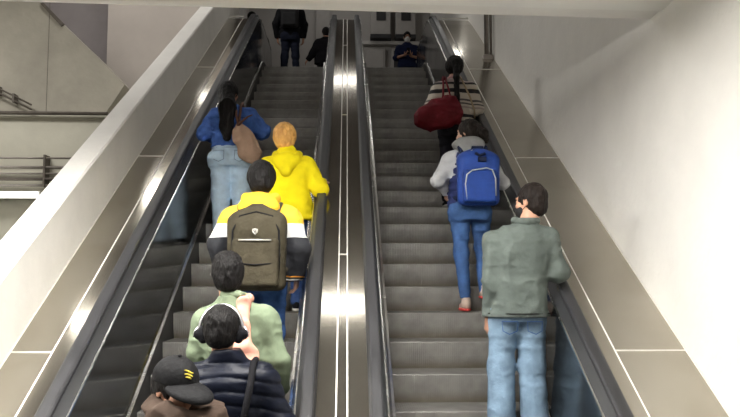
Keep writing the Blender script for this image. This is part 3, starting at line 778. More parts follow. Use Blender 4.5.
# ============ blonde in yellow hoodie
YEL = cloth('yellow_sweatshirt', (0.90, 0.74, 0.012), var=0.06, bump=0.2, bs=25)
y, z = stepk(3, .20)
p, s = person('person with short orange-blonde hair in a bright yellow hoodie, right hand on the handrail', (-.52, y, z), 1.62)
J = skel(hd=(-.03, .03, 1.585), nk=(-.02, .0, 1.43), elR=(.305, -.03, 1.12), wrR=(.325, .11, 1.195), elL=(-.26, .08, 1.13), wrL=(-.20, .28, 1.06))
R = rotm(4, -4)
body(p, J, R, .0075, s, SK2, 1.05, {'R': ((.02, .85, .42), (0.15, -.3, 1), .45)}, 1.1, .062)
legs_of(p, J, .009, s, DEN_D, r=(.10, .07, .058), hipw=.17, hipd=.12, butt=.07)
G = top_of(p, J, .008, s, YEL, hem=.83, w=1.22, d=1.3, sl=(.085, .075, .050), hipw=.19, fold=.010, collar=1.45, neck=.078, belly=.03, flr=.015)
G.cap((.0, -.10, 1.37), (0, -.04, 1.455), .10, .085, .05, flat=((0, 1, 0), .6))
hdy = G.mesh('hoodie', YEL, p, s)
G = Vox((-.25, -.30, 1.1), (.25, .2, 1.60), .008)     # hood hanging in a V down the back
G.cap((-.105, -.02, 1.435), (-.085, -.13, 1.37), .036, .042, .03); G.cap((.105, -.02, 1.435), (.085, -.13, 1.38), .040, .042, .03)
G.cap((-.085, -.13, 1.38), (.0, -.175, 1.27), .045, .048, .03); G.cap((.085, -.13, 1.38), (.0, -.175, 1.27), .045, .048, .03); G.ell((0, -.135, 1.36), (.10, .055, .09), .03); G.cap((-.09, -.05, 1.43), (.09, -.05, 1.43), .035, .035, .04)
G.noise(.010, (8, 8, 8), True)
G.mesh('hood', YEL, hdy, s)
hairpiece(p, J, R, .007, s, HG, 'short', 1.16, None, .022)
for q in 'LR': shoe(p, J['ank' + q], .009, s, BLK, SOLE)

# ============ man with khaki backpack, yellow / white / black jacket
TRI = banded('jacket_yellow_white_black', [(0.0, (.85, .32, .03)), (.012, (.02, .02, .02)), (.030, (.8, .8, .75)), (.042, (.02, .02, .02)), (.060, (.85, .32, .03)), (.072, (.012, .013, .018)), (.46, (.86, .86, .86)), (.60, (.93, .56, .045))], 0.86, 1.56, wob=0.012)
YH = cloth('yellow_hood_cloth', (0.93, 0.56, 0.045), var=0.08)
y, z = stepk(0, .20)
p, s = person('man with short black hair wearing a yellow, white and black panelled jacket', (-.63, y, z), 1.765)
J = skel(hd=(0, .03, 1.585), elL=(-.285, -.02, 1.12), wrL=(-.265, .08, .92), elR=(.275, -.03, 1.11), wrR=(.255, .08, .90), shL=(-.195, 0, 1.31), shR=(.195, 0, 1.31))
R = rotm(0, -4)
body(p, J, R, .0075, s, SK1, 1.0)
legs_of(p, J, .008, s, DEN_M, r=(.10, .072, .06), hipw=.165, hipd=.115, butt=.07)
G = top_of(p, J, .008, s, TRI, hem=.865 * 1.0, w=1.14, d=1.1, sl=(.090, .080, .055), hipw=.185, fold=.011, collar=1.47)
jk = G.mesh('jacket', TRI, p, 1.0)
TRI_scale = s
for v in (jk,): v.scale = (s, s, s)
G = Vox((-.25, -.28, 1.25), (.25, .2, 1.60), .008)
G.cap((-.10, -.02, 1.455), (-.07, -.12, 1.42), .045, .045, .03); G.cap((.10, -.02, 1.455), (.07, -.12, 1.42), .045, .045, .03); G.cap((-.10, -.13, 1.39), (.10, -.13, 1.39), .045, .045, .03); G.ell((0, -.09, 1.44), (.11, .07, .055), .03)
G.noise(.012, (8, 8, 8), True)
G.mesh('hood', YH, jk, 1.0)
hairpiece(p, J, R, .007, s, HB, 'short', 1.08, None, .022)
for q in 'LR': shoe(p, J['ank' + q], .009, s, BLK, SOLE)

def backpack(p, S_, label, M1, M2, M3, w, hgt, dep, zc_, y0, h, pocket='slant', handle=True):
    """backpack on the back: zc_ centre height, y0 the back plane (negative y is away from the wearer)"""
    b = thing_at('backpack', p, label, 'backpack')
    cy = y0 - dep / 2
    G = Vox((-w, y0 - dep - .1, zc_ - hgt * .7), (w, y0 + .05, zc_ + hgt * .7), h)
    G.rbox((0, cy, zc_ - .02), (w / 2, dep / 2, hgt / 2 - .02), .055, .03); G.ell((0, cy + .01, zc_ + hgt * .30), (w * .46, dep * .48, hgt * .24), .06)
    G.noise(.007, (7, 7, 10), True)
    G.mesh('main_compartment', M1, b, S_)
    G = Vox((-w, y0 - dep - .14, zc_ - hgt * .7), (w, y0 + .05, zc_ + hgt * .7), h * .9)
    G.rbox((0, y0 - dep - .005, zc_ - hgt * .16), (w * .40, .045, hgt * .29), .03, .02)
    G.noise(.006, (8, 8, 12), True)
    fp = G.mesh('front_pocket', M1, b, S_)
    f = y0 - dep - .056
    return b, fp, f
KH = cloth('khaki_bag_canvas', (0.055, 0.047, 0.030), var=0.2, rough=0.75); KH2 = cloth('khaki_bag_strap', (0.09, 0.078, 0.055)); ZIP = mat('pale_zip', (0.62, 0.60, 0.56), 0.35, 0.6)
b, fp, f = backpack(p, s, 'large khaki backpack worn over the yellow, white and black jacket', KH, KH, ZIP, .395, .56, .17, 1.085, -.135, .008)
P3 = lambda L, sc=None: [(a * s, bb * s, c * s) for a, bb, c in L]
tube('zip', P3([(-.11, f + .002, 1.145), (0, f - .006, 1.145), (.11, f + .002, 1.145)]), .0065, ZIP, fp, 8)
tube('piping', P3([(-.155, -.31, 0.93), (-.16, -.315, 1.040), (-.155, -.31, 1.210), (-.11, -.295, 1.310), (0, -.290, 1.340), (.11, -.295, 1.310), (.155, -.31, 1.210), (.16, -.315, 1.040), (.155, -.31, 0.93)]), .007, BLK, b, 8)
tube('pocket_zip', P3([(-.13, f + .012, 0.990), (0, f - .003, 0.980), (.13, f + .012, 0.990)]), .005, BLK, fp, 6)
tube('carry_handle', P3([(-.075, -.20, 1.320), (-.07, -.215, 1.365), (-.03, -.225, 1.385), (.03, -.225, 1.385), (.07, -.215, 1.365), (.075, -.20, 1.320)]), .017, KH, b, 8)
for sx in (-1, 1):
    tube('shoulder_strap', P3([(sx * .12, -.16, 1.320), (sx * .135, -.10, 1.395), (sx * .14, 0, 1.415), (sx * .145, .10, 1.350), (sx * .16, .145, 1.190), (sx * .19, .08, 0.960), (sx * .18, -.12, .95)]), .021, KH2, b, 8)
bm = bmesh.new()
sh = [(-.018, .016), (0, .022), (.018, .016), (.017, -.004), (0, -.022), (-.017, -.004)]
A = [bm.verts.new((u * s, (f - .002) * s, (1.202 + v) * s)) for u, v in sh]; B = [bm.verts.new((u * s, (f + .02) * s, (1.202 + v) * s)) for u, v in sh]
bm.faces.new(A); [bm.faces.new([A[i], B[i], B[(i + 1) % 6], A[(i + 1) % 6]]) for i in range(6)]; bmesh.ops.recalc_face_normals(bm, faces=list(bm.faces))
bd = finish('badge', bm, ZIP, fp)
tube('badge_mark', P3([(-.008, f - .004, 1.210), (0, f - .004, 1.194), (.008, f - .004, 1.210)]), .003, BLK, bd, 6)

# ============ man in green shirt with pink sling
GRN = cloth('sage_shirt', (0.20, 0.25, 0.165), var=0.12, bump=0.2, bs=30)
y, z = stepk(-3, .19)
p, s = person('man with swept-up black hair in a sage green shirt, arm hanging at the median side', (-.66, y, z), 1.69)
J = skel(hd=(-.045, .02, 1.585), nk=(-.03, 0, 1.43), shL=(-.17, .02, 1.32), shR=(.185, 0, 1.33), elR=(.27, -.03, 1.10), wrR=(.275, .09, .90), elL=(-.22, .05, 1.12), wrL=(-.14, .25, 1.12))
R = rotm(8, -5)
body(p, J, R, .007, s, SK1, 1.0)
legs_of(p, J, .008, s, DEN_M, r=(.095, .07, .06))
G = top_of(p, J, .007, s, GRN, hem=.80, w=1.08, d=1.05, sl=(.075, .064, .046), hipw=.18, fold=.012, collar=1.465)
sh = G.mesh('shirt', GRN, p, s)
G = Vox((-.2, -.2, 1.38), (.2, .2, 1.56), .006)
G.cap((-.065, .03, 1.475), (-.055, -.045, 1.48), .020, .022, .02); G.cap((-.055, -.045, 1.48), (.03, -.055, 1.48), .022, .022, .02); G.cap((.03, -.055, 1.48), (.055, .03, 1.475), .022, .020, .02)
G.mesh('collar', GRN, sh, s)
hairpiece(p, J, R, .006, s, HB, 'top', 1.08, None, .016)
for q in 'LR': shoe(p, J['ank' + q], .009, s, BLK, SOLE)
PINK = cloth('peach_sling_cloth', (0.66, 0.33, 0.25), var=0.08, bs=30)
b = thing_at('sling_bag', p, 'peach pink cloth sling bag hanging down the back of the sage green shirt', 'bag')
G = Vox((-.15, -.36, .72), (.32, .18, 1.56), .006)
for a_, b_, w_ in (((.085, .02, 1.455), (.075, -.10, 1.43), .030), ((.075, -.10, 1.43), (.060, -.165, 1.30), .034), ((.060, -.165, 1.30), (.085, -.185, 1.14), .045), ((.085, -.185, 1.14), (.11, -.20, 1.02), .075), ((.11, -.20, 1.02), (.135, -.20, .95), .080)):
    G.cap(a_, b_, w_, w_ * 1.1, .02, flat=((0, .93, .36), .42))
G.cap((.09, -.235, 1.08), (.16, -.235, 1.00), .02, .024, .02); G.cap((.13, -.235, 1.09), (.08, -.24, .98), .018, .022, .02)
G.noise(.010, (11, 11, 11), True)
G.mesh('sling', PINK, b, s)

# ============ headphones wearer in navy puffer
PUF = cloth('navy_puffer_shell', (0.007, 0.009, 0.018), rough=0.4, bump=0.15, bs=20)
y, z = stepk(-4, .11)
p, s = person('person with short black hair in a navy quilted puffer jacket, seen from behind', (-.625, y, z), 1.60)
J = skel(hd=(-.045, .02, 1.585), nk=(-.03, 0, 1.43), shL=(-.18, .0, 1.32), shR=(.19, .0, 1.32), elR=(.30, -.0, 1.08), wrR=(.27, .14, .98), elL=(-.26, .02, 1.10), wrL=(-.22, .15, .95))
R = rotm(0, -10)
body(p, J, R, .007, s, SK1, 1.0, None, 1.05)
legs_of(p, J, .009, s, BLK)
G = top_of(p, J, .007, s, PUF, hem=.86, w=1.16, d=1.2, sl=(.092, .082, .06), hipw=.185, fold=.006, collar=1.50, neck=.085)
def quilt(X, Y, Z): return None
i = np.nonzero(np.abs(G.F) < .03)
zz = G.ax[2][i[2]] + .25 * np.abs(G.ax[0][i[0]]) ** 1.3
G.F[i] += (.010 * (1 - np.abs(np.sin(zz * PI / .075))) ** 2.0).astype(np.float32)
jk = G.mesh('puffer_jacket', PUF, p, s)
hairpiece(p, J, R, .006, s, HB, 'short', 1.1, None, .022)
for q in 'LR': shoe(p, J['ank' + q], .009, s, BLK, DSOLE)
b = thing_at('shoulder_bag', p, 'small dark bag on a dark strap over the right shoulder of the puffer jacket', 'bag')
G = Vox((-.3, -.42, .7), (.4, .25, 1.2), .008)
G.rbox((.10, -.215, .92), (.12, .06, .11), .05); G.mesh('bag_body', BLK, b, s)
tube('strap', [(a * s, c * s, d * s) for a, c, d in ((.09, -.20, 1.0), (.125, -.195, 1.2), (.145, -.165, 1.32), (.15, -.07, 1.425), (.15, .03, 1.43), (.155, .15, 1.32), (.16, .17, 1.1))], .018, BLK, b, 8)
SIL = mat('silver_band', (0.62, 0.62, 0.64), 0.25, 0.9, var=0.05)
b = thing_at('headphones', p, 'over-ear headphones with silver headband and black cups on black hair', 'headphones')
hc = J['hd']; PH = lambda a, c, d: tuple((hc + R @ V(a, c, d)) * s)
bm = bmesh.new(); ring = []
for i in range(21):
    t = PI * i / 20; ring.append(PH(math.cos(t) * .122, -.030, .012 + math.sin(t) * .140))
tube_pts(bm, ring, .010, 8); hb = finish('headband', bm, SIL, b, smooth=True)
bm = bmesh.new(); tube_pts(bm, [PH(math.cos(PI * i / 20) * .112, -.029, .012 + math.sin(PI * i / 20) * .129) for i in range(3, 18)], .010, 8); finish('headband_pad', bm, BLK, b, smooth=True)
for sx in (-1, 1):
    G = Vox(hc - .17, hc + .17, .005)
    G.cap(hc + R @ V(sx * .094, -.015, -.012), hc + R @ V(sx * .124, -.015, -.012), .038, .032, .01); G.cap(hc + R @ V(sx * .100, -.018, .01), hc + R @ V(sx * .100, -.018, -.04), .030, .026, .01)
    c_ = G.mesh('ear_cup', BLK, b, s)
    tube('yoke', [PH(sx * .124, -.025, .035), PH(sx * .150, -.018, .0), PH(sx * .150, -.018, -.03)], .007, SIL, c_, 8)

# ============ person in black cap, hooded
HOODM = cloth('brown_grey_hood', (0.065, 0.044, 0.033), var=0.15, bs=30); GREYC = cloth('grey_coat', (0.09, 0.095, 0.11)); CAPM = cloth('black_cap_cloth', (0.008, 0.008, 0.009), rough=0.7)
y, z = stepk(-6, .22)
p, s = person('person in a black cap, face turned right and sunk in a brown-grey hood', (-.80, y, z), 1.83, 0)
J = skel(hd=(.02, .03, 1.585), nk=(.01, 0, 1.42), shL=(-.17, 0, 1.33), shR=(.19, 0, 1.33), elL=(-.23, .03, 1.08), wrL=(-.2, .15, .95), elR=(.24, .03, 1.08), wrR=(.2, .15, .95))
R = rotm(-135, -16)
body(p, J, R, .007, s, SK1, 1.0)
legs_of(p, J, .009, s, BLK)
G = top_of(p, J, .008, s, GREYC, hem=.85, w=1.1, d=1.15, sl=(.085, .07, .05), hipw=.185, collar=1.44)
ct = G.mesh('coat', GREYC, p, s)
G = Vox((-.3, -.3, 1.25), (.32, .3, 1.62), .006)
hx = .065
pts = [V(hx + .125 * math.cos(t), .01 + .115 * math.sin(t), 1.495 + .022 * math.cos(t - 2.6)) for t in np.linspace(0, 2 * PI, 13)]
G.chain(pts, [.040] * 13, .03)
pts = [V(hx + .145 * math.cos(t), .0 + .135 * math.sin(t), 1.418 + .02 * math.sin(2 * t)) for t in np.linspace(0, 2 * PI, 13)]
G.chain(pts, [.038] * 13, .03); G.cap((hx - .12, -.12, 1.41), (hx + .12, -.13, 1.40), .05, .05, .04)
G.noise(.030, (7, 7, 14), True); G.noise(.012, (15, 15, 22), True)
G.mesh('hood', HOODM, ct, s)
hairpiece(p, J, R, .008, s, HB, 'short', 1.0)
hc = J['hd']; P = lambda a, c, d: hc + R @ V(a, c, d)
G = Vox(hc - .26, hc + .26, .005)
G.ell(P(0, -.012, .045), (.092, .110, .092), .01, R); G.cut(P(0, 0, .030), R @ V(0, .10, -1))
G.noise(.004, (9, 9, 9), True)
cp = G.mesh('cap', CAPM, p, s)
G = Vox(hc - .28, hc + .28, .005)
G.ell(P(0, .095, .022), (.094, .125, .036), .01, R); G.ell(P(0, .085, -.006), (.104, .145, .036), .01, R, op='s'); G.cut(P(0, .04, 0), R @ V(0, -1, 0)); G.cap(P(-.075, .055, .028), P(.075, .055, .028), .008, .008, .01)
G.mesh('brim', CAPM, cp, s)
G = Vox(hc - .16, hc + .16, .005); G.ell(P(0, -.012, .142), (.010, .010, .006), .004, R); G.mesh('button', CAPM, cp, s)
LOGO = mat('yellow_cap_emblem', (0.62, 0.50, 0.05), 0.7, var=0.1)
for dz, x0_, x1_, t in ((.102, -.018, .020, .0042), (.090, -.012, .024, .0042), (.079, -.003, .022, .004)):
    L = []
    for u in np.linspace(x0_, x1_, 7):
        q = 1 - (u / .092) ** 2 - ((dz - .045 + .006 * math.sin(u * 90)) / .092) ** 2
        L.append(tuple(P(u, -.012 + .110 * math.sqrt(max(q, 0)) + .001, dz + .006 * math.sin(u * 90)) * s))
    tube('emblem', L, [t * .5, t, t * 1.1, t * 1.2, t, t * .8, t * .4], LOGO, cp, 6)
for q in 'LR': shoe(p, J['ank' + q], .009, s, BLK, DSOLE)

# ============ right escalator: man in grey-green cardigan
CARD = cloth('grey_green_cardigan', (0.105, 0.125, 0.115), var=0.12, bump=0.3, bs=30)
y, z = stepk(-1, .20)
p, s = person('man in a grey-green cardigan and washed jeans leaning on the right handrail', (1.195, y, z), 1.80)
J = skel(hd=(.095, .01, 1.575), nk=(.055, 0, 1.42), tx=.03, shL=(-.140, 0, 1.315), shR=(.190, .0, 1.33), elL=(-.180, -.03, 1.05), wrL=(-.190, .03, .82), elR=(.262, -.05, 1.12), wrR=(.325, .15, 1.135),
         hipL=(-.10, 0, .92), hipR=(.085, 0, .92), kneL=(-.115, .02, .50), kneR=(.085, .01, .50), ankL=(-.125, -.03, .085), ankR=(.095, -.03, .085))
R = rotm(48, -2, 4)
body(p, J, R, .006, s, SK1, 1.0, {'R': ((.10, .9, .35), (0.1, -.3, 1), .5)}, 1.03)
jn = legs_of(p, J, .007, s, DEN_W, r=(.098, .084, .080), hipw=.160, hipd=.112, butt=.055, fold=.006, waist=.90, flare=.012)
for sx in (-1, 1):
    tube('back_pocket', [(a * s, bb * s, c * s) for a, bb, c in ((sx * .03, -.130, .80), (sx * .130, -.110, .80), (sx * .125, -.115, .74), (sx * .085, -.125, .72), (sx * .035, -.120, .74))], .003, DEN_M, jn, 5, closed=True)
G = top_of(p, J, .006, s, CARD, hem=.825, w=1.04, d=1.25, sl=(.080, .066, .052), hipw=.18, fold=.011, collar=1.445, flr=.025, ff=(9, 9, 4))
cg = G.mesh('cardigan', CARD, p, s)
G = Vox((-.15, -.2, 1.32), (.28, .2, 1.56), .006)
pts = [V(.058 + .072 * math.cos(t), .0 + .070 * math.sin(t), 1.455 + .010 * math.sin(t)) for t in np.linspace(0, 2 * PI, 13)]
G.chain(pts, [.022] * 13, .015); G.noise(.005, (12, 12, 12), True)
G.mesh('collar', CARD, cg, s)
DK = cloth('dark_hem_stripe', (0.02, 0.02, 0.02))
bm = bmesh.new(); tube_pts(bm, [((.211 * math.cos(t)) * s * 1.0, (.165 * math.sin(t)) * s, (.85) * s) for t in np.linspace(PI + .12, 2 * PI - .12, 15)], .0045, 6)
finish('hem_stripe', bm, DK, cg, smooth=True)
hairpiece(p, J, R, .006, s, HDB, 'short', 1.06, None, .006)
MASKB = cloth('black_face_mask_cloth', (0.02, 0.02, 0.022)); MASKW = cloth('white_face_mask_cloth', (0.82, 0.82, 0.80), var=0.03)
face_mask(p, J, R, .006, s, MASKB, 1.03)
for q in 'LR': shoe(p, J['ank' + q], .009, s, BLK, DSOLE)

# ============ woman with blue backpack
VEST = cloth('navy_vest', (0.018, 0.026, 0.095), rough=0.6, bs=18); GREYK = cloth('pale_grey_knit', (0.55, 0.56, 0.58), var=0.07); HOODG = cloth('heather_grey_hood', (0.26, 0.26, 0.26), var=0.10)
BLUE = cloth('royal_blue_nylon', (0.020, 0.058, 0.27), rough=0.5, bs=25, bump=0.18); JEANB = cloth('bright_blue_jeans', (0.05, 0.11, 0.27), var=0.2, scale=7, bs=60)
y, z = stepk(3, .16)
p, s = person('woman in navy vest over pale grey sleeves and blue skinny jeans, dark hair tied back', (1.085, y, z), 1.69)
J = skel(hd=(.0, .02, 1.58), nk=(.0, 0, 1.43), shL=(-.165, 0, 1.33), shR=(.165, 0, 1.33), elL=(-.275, -.03, 1.14), wrL=(-.19, .10, 1.055), elR=(.305, .03, 1.14), wrR=(.26, .2, 1.14),
         hipL=(-.085, 0, .92), hipR=(.10, 0, .92), kneL=(-.075, -.0, .50), kneR=(.12, .10, .56), ankL=(-.045, -.05, .085), ankR=(.13, .02, .20))
R = rotm(55, -3)
body(p, J, R, .007, s, SK2, 1.0, {'L': ((.5, .15, -.7), (-.5, -.6, -.4), .5)})
legs_of(p, J, .008, s, JEANB, r=(.098, .062, .046), hipw=.178, hipd=.125, butt=.09, waist=1.0, fold=.007, hem=.11)
G = top_of(p, J, .007, s, GREYK, hem=1.02, w=1.0, d=1.0, sl=(.072, .060, .046), hipw=.165, fold=.010, collar=1.45)
G.mesh('sweater', GREYK, p, s)
G = Vox((-.4, -.35, .85), (.4, .3, 1.6), .007)
G.tor([(.90, 0, 0, .195, .145), (1.0, 0, 0, .188, .14), (1.12, 0, 0, .178, .135), (1.25, 0, 0, .182, .145), (1.34, 0, 0, .172, .135), (1.40, 0, 0, .14, .11), (1.44, 0, 0, .09, .09)], .03)
i = np.nonzero(np.abs(G.F) < .03); G.F[i] += (.008 * (1 - np.abs(np.sin(G.ax[2][i[2]] * PI / .07))) ** 2).astype(np.float32)
G.noise(.006, (7, 7, 7), True); G.cut((0, 0, .91), (0, 0, -1))
G.mesh('vest', VEST, p, s)
G = Vox((-.25, -.3, 1.25), (.25, .25, 1.62), .007)
pts = [V(.10 * math.cos(t), -.01 + .095 * math.sin(t), 1.465 - .015 * math.sin(t)) for t in np.linspace(0, 2 * PI, 13)]
G.chain(pts, [.042] * 13, .03); G.cap((-.085, -.09, 1.44), (0, -.145, 1.355), .048, .055, .03); G.cap((.085, -.09, 1.44), (0, -.145, 1.355), .048, .055, .03); G.ell((0, -.11, 1.42), (.10, .06, .06), .03)
G.noise(.011, (9, 9, 9), True)
G.mesh('hood', HOODG, p, s)
def ex(G, P, R):
    G.cap(P(0, -.10, .02), P(-.02, -.155, -.03), .05, .045, .03); G.cap(P(-.02, -.155, -.03), P(.015, -.165, -.09), .042, .025, .03)
hairpiece(p, J, R, .006, s, HDB, 'bob', 1.0, ex, .010)
BEIGE = cloth('beige_red_trainer', (0.58, 0.46, 0.38), var=0.1); REDS = cloth('coral_red_sole', (0.75, 0.10, 0.09))
shoe(p, J['ankL'], .008, s, BEIGE, REDS, 0); 
o = shoe(p, J['ankR'], .008, s, BEIGE, REDS, -8); o.location = (0, 0, .105 * s)
tag(o, 'beige trainer raised on its toes'); 
b, fp, f = backpack(p, s, 'royal blue backpack on the woman in the navy vest', BLUE, BLUE, ZIP, .36, .48, .15, 1.145, -.145, .007)
for o in (b,): o.location = tuple(Vector(p.location) + Vector((.045, 0, 0)))
P3 = lambda L: [(a * s, bb * s, c * s) for a, bb, c in L]
tube('pocket_zip', P3([(-.115, f + .012, .95), (-.128, f + .008, 1.08), (-.115, f + .0, 1.16), (-.07, f - .004, 1.195), (.05, f - .004, 1.215), (.10, f + .0, 1.20), (.128, f + .006, 1.13), (.13, f + .012, .98)]), .006, ZIP, fp, 8)
tube('main_zip', P3([(-.165, -.265, 1.10), (-.165, -.265, 1.22), (-.13, -.255, 1.33), (-.05, -.25, 1.385)]), .005, ZIP, b, 8)
box('label_patch', -.012 * s, .055 * s, (f + .016) * s, (f + .05) * s, 1.275 * s, 1.315 * s, NAVY, b, bevel=.002)
tube('carry_handle', P3([(-.05, -.20, 1.37), (-.045, -.215, 1.415), (.045, -.215, 1.415), (.05, -.20, 1.37)]), .013, NAVY, b, 8)
tube('flap_cord', P3([(-.03, -.29, 1.35), (.0, -.31, 1.33), (.05, -.31, 1.345)]), .012, NAVY, b, 8)
for sx in (-1, 1): tube('shoulder_strap', P3([(sx * .10 - .02, -.19, 1.34), (sx * .115 - .03, -.12, 1.43), (sx * .12 - .04, 0, 1.46), (sx * .135 - .04, .11, 1.38), (sx * .15 - .04, .15, 1.22), (sx * .19 - .03, .06, 1.04), (sx * .17, -.14, .97)]), .019, NAVY, b, 8)

# ============ woman in striped sweater, red bag
STRP = banded('cream_black_stripes', [(0, (.016, .015, .018)), (.03, (.55, .50, .43)), (.13, (.016, .015, .018)), (.20, (.55, .50, .43)), (.33, (.35, .30, .28)), (.37, (.55, .50, .43)), (.41, (.10, .09, .09)), (.44, (.55, .50, .43)), (.48, (.10, .09, .09)), (.52, (.55, .50, .43)), (.66, (.016, .015, .018)), (.74, (.55, .50, .43)), (.84, (.016, .015, .018)), (.90, (.50, .40, .38))], 0.94, 1.47, wob=0.02)
y, z = stepk(8, .18)
p, s = person('woman with a black ponytail in a cream and black striped sweater', (1.225, y, z), 1.70)
J = skel(hd=(.0, .02, 1.585), elL=(-.265, .0, 1.14), wrL=(-.2, .20, 1.06), elR=(.255, .02, 1.13), wrR=(.22, .2, 1.05), ankL=(-.10, -.07, .085))
R = rotm(0, 0)
body(p, J, R, .0085, s, SK2, 1.0)
BLKT = cloth('black_trousers_cloth', (0.012, 0.011, 0.016))
legs_of(p, J, .009, s, BLKT, r=(.098, .072, .06), hipw=.185, hipd=.13)
G = top_of(p, J, .008, s, STRP, hem=.94, w=1.12, d=1.05, sl=(.088, .076, .055), hipw=.185, fold=.008, collar=1.46)
o = G.mesh('sweater', STRP, p, 1.0); o.scale = (s, s, s)
PKC = cloth('pink_collar_cloth', (0.62, 0.36, 0.36))
G = Vox((-.15, -.15, 1.38), (.15, .15, 1.56), .007); pts = [V(.062 * math.cos(t), .062 * math.sin(t), 1.465) for t in np.linspace(0, 2 * PI, 11)]; G.chain(pts, [.022] * 11, .015); G.mesh('collar', PKC, p, s)
def ex(G, P, R):
    G.ell(P(0, -.06, .05), V(.075, .06, .06), .03, R)
    G.cap(P(0, -.11, .03), V(0, -.15, 1.44), .035, .034, .03); G.cap(V(0, -.15, 1.44), V(.005, -.165, 1.22), .034, .030, .02); G.cap(V(.005, -.165, 1.22), V(.02, -.16, 1.08), .030, .016, .02)
hairpiece(p, J, R, .007, s, HB, 'tail', 1.1, ex, .020)
for q in 'LR': shoe(p, J['ank' + q], .009, s, BLK, SOLE)
RED = cloth('dark_red_leather', (0.15, 0.010, 0.018), rough=0.55, var=0.2)
b = thing_at('handbag', p, 'large slouchy dark red handbag hanging at the left of the striped sweater', 'bag')
G = Vox((-.56, -.40, .78), (.08, .02, 1.30), .008)
G.cap((-.32, -.21, .975), (-.11, -.21, 1.03), .150, .165, .05, flat=((0, 1, 0), .55)); G.cap((-.20, -.20, 1.08), (-.10, -.20, 1.12), .09, .08, .05, flat=((0, 1, 0), .55)); G.ell((-.36, -.21, .96), (.09, .07, .09), .03)
G.noise(.030, (6, 6, 6), True); G.noise(.010, (13, 13, 13), True)
G.mesh('bag_body', RED, b, s)
tube('strap', [(a * s, c * s, d * s) for a, c, d in ((-.17, -.24, 1.12), (-.155, -.20, 1.26), (-.145, -.13, 1.38), (-.135, -.03, 1.475), (-.14, .10, 1.40), (-.17, .15, 1.2))], .012, RED, b, 8)
tube('strap', [(a * s, c * s, d * s) for a, c, d in ((-.06, -.23, 1.12), (-.09, -.20, 1.28), (-.11, -.13, 1.39), (-.11, -.03, 1.475), (-.11, .1, 1.40))], .010, RED, b, 8)
b = thing_at('crossbody_strap', p, 'thin tan shoulder strap across the right of the striped sweater', 'strap')
tube('strap', [(a * s, c * s, d * s) for a, c, d in ((.05, .0, 1.49), (.055, -.10, 1.455), (.09, -.155, 1.35), (.15, -.155, 1.22), (.20, -.13, 1.08), (.215, -.06, 1.0))], .010, cloth('tan_strap', (0.42, 0.33, 0.22)), b, 8)

# ============ people on the upper landing
ZT = ZTOP - 0.0
NP = cloth('navy_polo', (0.012, 0.018, 0.055))
p, s = person('man in a white face mask and navy polo, hands together on a phone', (1.34, 17.3, ZT - .02), 1.72, 180)
J = skel(wrL=(-.06, .27, 1.10), elL=(-.25, .05, 1.12), wrR=(.07, .27, 1.12), elR=(.25, .05, 1.12), hd=(0, .03, 1.585))
R = rotm(0, -8)
body(p, J, R, .009, s, SK1, 1.0, {'L': ((.35, .6, .5), (-.3, -.2, -.9), .7), 'R': ((-.5, .6, .2), (.2, .3, -.9), .7)})
legs_of(p, J, .011, s, BLK)
J2 = dict(J); J2['wrL'] = J['elL'] * .8 + J['wrL'] * .2; J2['wrR'] = J['elR'] * .8 + J['wrR'] * .2
top_of(p, J2, .010, s, NP, hem=.9, w=1.15, d=1.15, sl=(.075, .062, .058), hipw=.18, collar=1.47, belly=.02).mesh('polo_shirt', NP, p, s)
hairpiece(p, J, R, .008, s, HB, 'short', 1.02, None, .010)
face_mask(p, J, R, .009, s, MASKW, 1.05)
gl = mat('glasses_frame', (.02, .02, .02), .3)
P = lambda a, c, d: tuple((J['hd'] + R @ V(a, c, d)) * s)
for sx in (-1, 1): tube('glasses', [P(sx * .033 + .022 * math.cos(t), .098, .006 + .017 * math.sin(t)) for t in np.linspace(0, 2 * PI, 10)[:-1]], .003, gl, p, 6, closed=True)
for q in 'LR': shoe(p, J['ank' + q], .011, s, BLK, DSOLE)
b = thing_at('phone', p, 'dark mobile phone held in both hands of the masked man', 'phone')
bm = bmesh.new(); vs = box_bm(bm, -.035 * s, .035 * s, .345 * s, .355 * s, 1.12 * s, 1.26 * s); finish('casing', bm, BLK, b, bevel=.003)

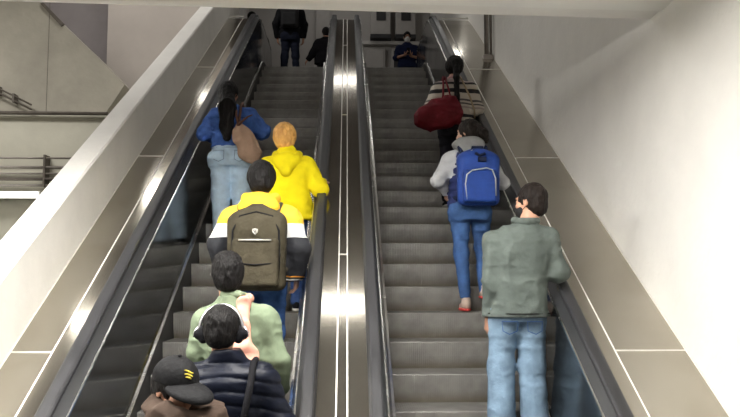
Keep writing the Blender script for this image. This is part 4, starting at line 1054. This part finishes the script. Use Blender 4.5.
p, s = person('dark-clothed person with a backpack walking off the top of the left escalator', (-1.08, 15.05, ZT - .02), 1.76)
J = skel(elL=(-.26, -.04, 1.10), elR=(.26, -.04, 1.10), wrL=(-.24, .04, .87), wrR=(.24, .04, .87), hipL=(-.08, 0, .92), hipR=(.08, 0, .92), ankL=(-.12, -.03, .085), ankR=(.12, .05, .085))
R = rotm(0)
body(p, J, R, .009, s, SK1, 1.0)
NK = cloth('dark_navy_jeans', (0.014, 0.017, 0.032))
legs_of(p, J, .010, s, NK, r=(.092, .068, .055))
top_of(p, J, .010, s, BLK, hem=.86, w=1.12, d=1.1, sl=(.085, .07, .052), hipw=.18).mesh('jacket', BLK, p, s)
hairpiece(p, J, R, .010, s, HB, 'short')
for q in 'LR': shoe(p, J['ank' + q], .011, s, BLK, DSOLE)
DG = cloth('dark_grey_bag_canvas', (0.03, 0.03, 0.032))
b, fp, f = backpack(p, s, 'dark grey backpack of the person walking off the left escalator', DG, DG, ZIP, .32, .42, .13, 1.20, -.125, .010)
for sx in (-1, 1): tube('shoulder_strap', [(a * s, c * s, d * s) for a, c, d in ((sx * .10, -.15, 1.38), (sx * .12, -.08, 1.46), (sx * .13, .02, 1.475), (sx * .14, .13, 1.38), (sx * .16, .14, 1.2), (sx * .18, -.08, 1.02))], .018, DG, b, 8)

p, s = person('dark-clothed person at the top landing by the median, one arm held out to the left', (-.42, 16.5, ZT - .02), 1.56)
J = skel(hd=(-.02, .02, 1.585), elL=(-.30, .04, 1.12), wrL=(-.43, .12, .98), elR=(.23, .05, 1.12), wrR=(.15, .22, 1.0), tx=-.03)
R = rotm(10)
body(p, J, R, .010, s, SK1, 1.0)
legs_of(p, J, .011, s, BLK)
top_of(p, J, .010, s, NAVY, hem=.84, w=1.35, d=1.2, sl=(.105, .09, .06), hipw=.20).mesh('jacket', BLK, p, s)
hairpiece(p, J, R, .010, s, HB, 'short')
for q in 'LR': shoe(p, J['ank' + q], .011, s, BLK, DSOLE)

p, s = person('person in a dark coat half hidden behind the left handrail at the top', (-1.97, 16.35, ZT - .02), 1.82, -20)
J = skel(elR=(.26, .03, 1.14), wrR=(.27, .17, 1.02))
R = rotm(0)
body(p, J, R, .010, s, SK2, 1.0)
BGE = cloth('beige_trousers_cloth', (0.36, 0.30, 0.26))
legs_of(p, J, .011, s, BGE, r=(.10, .085, .08))
top_of(p, J, .010, s, BLK, hem=.80, w=1.08, d=1.1, sl=(.08, .07, .05), hipw=.175).mesh('coat', BLK, p, s)
hairpiece(p, J, R, .010, s, HB, 'short')
for q in 'LR': shoe(p, J['ank' + q], .011, s, BLK, DSOLE)
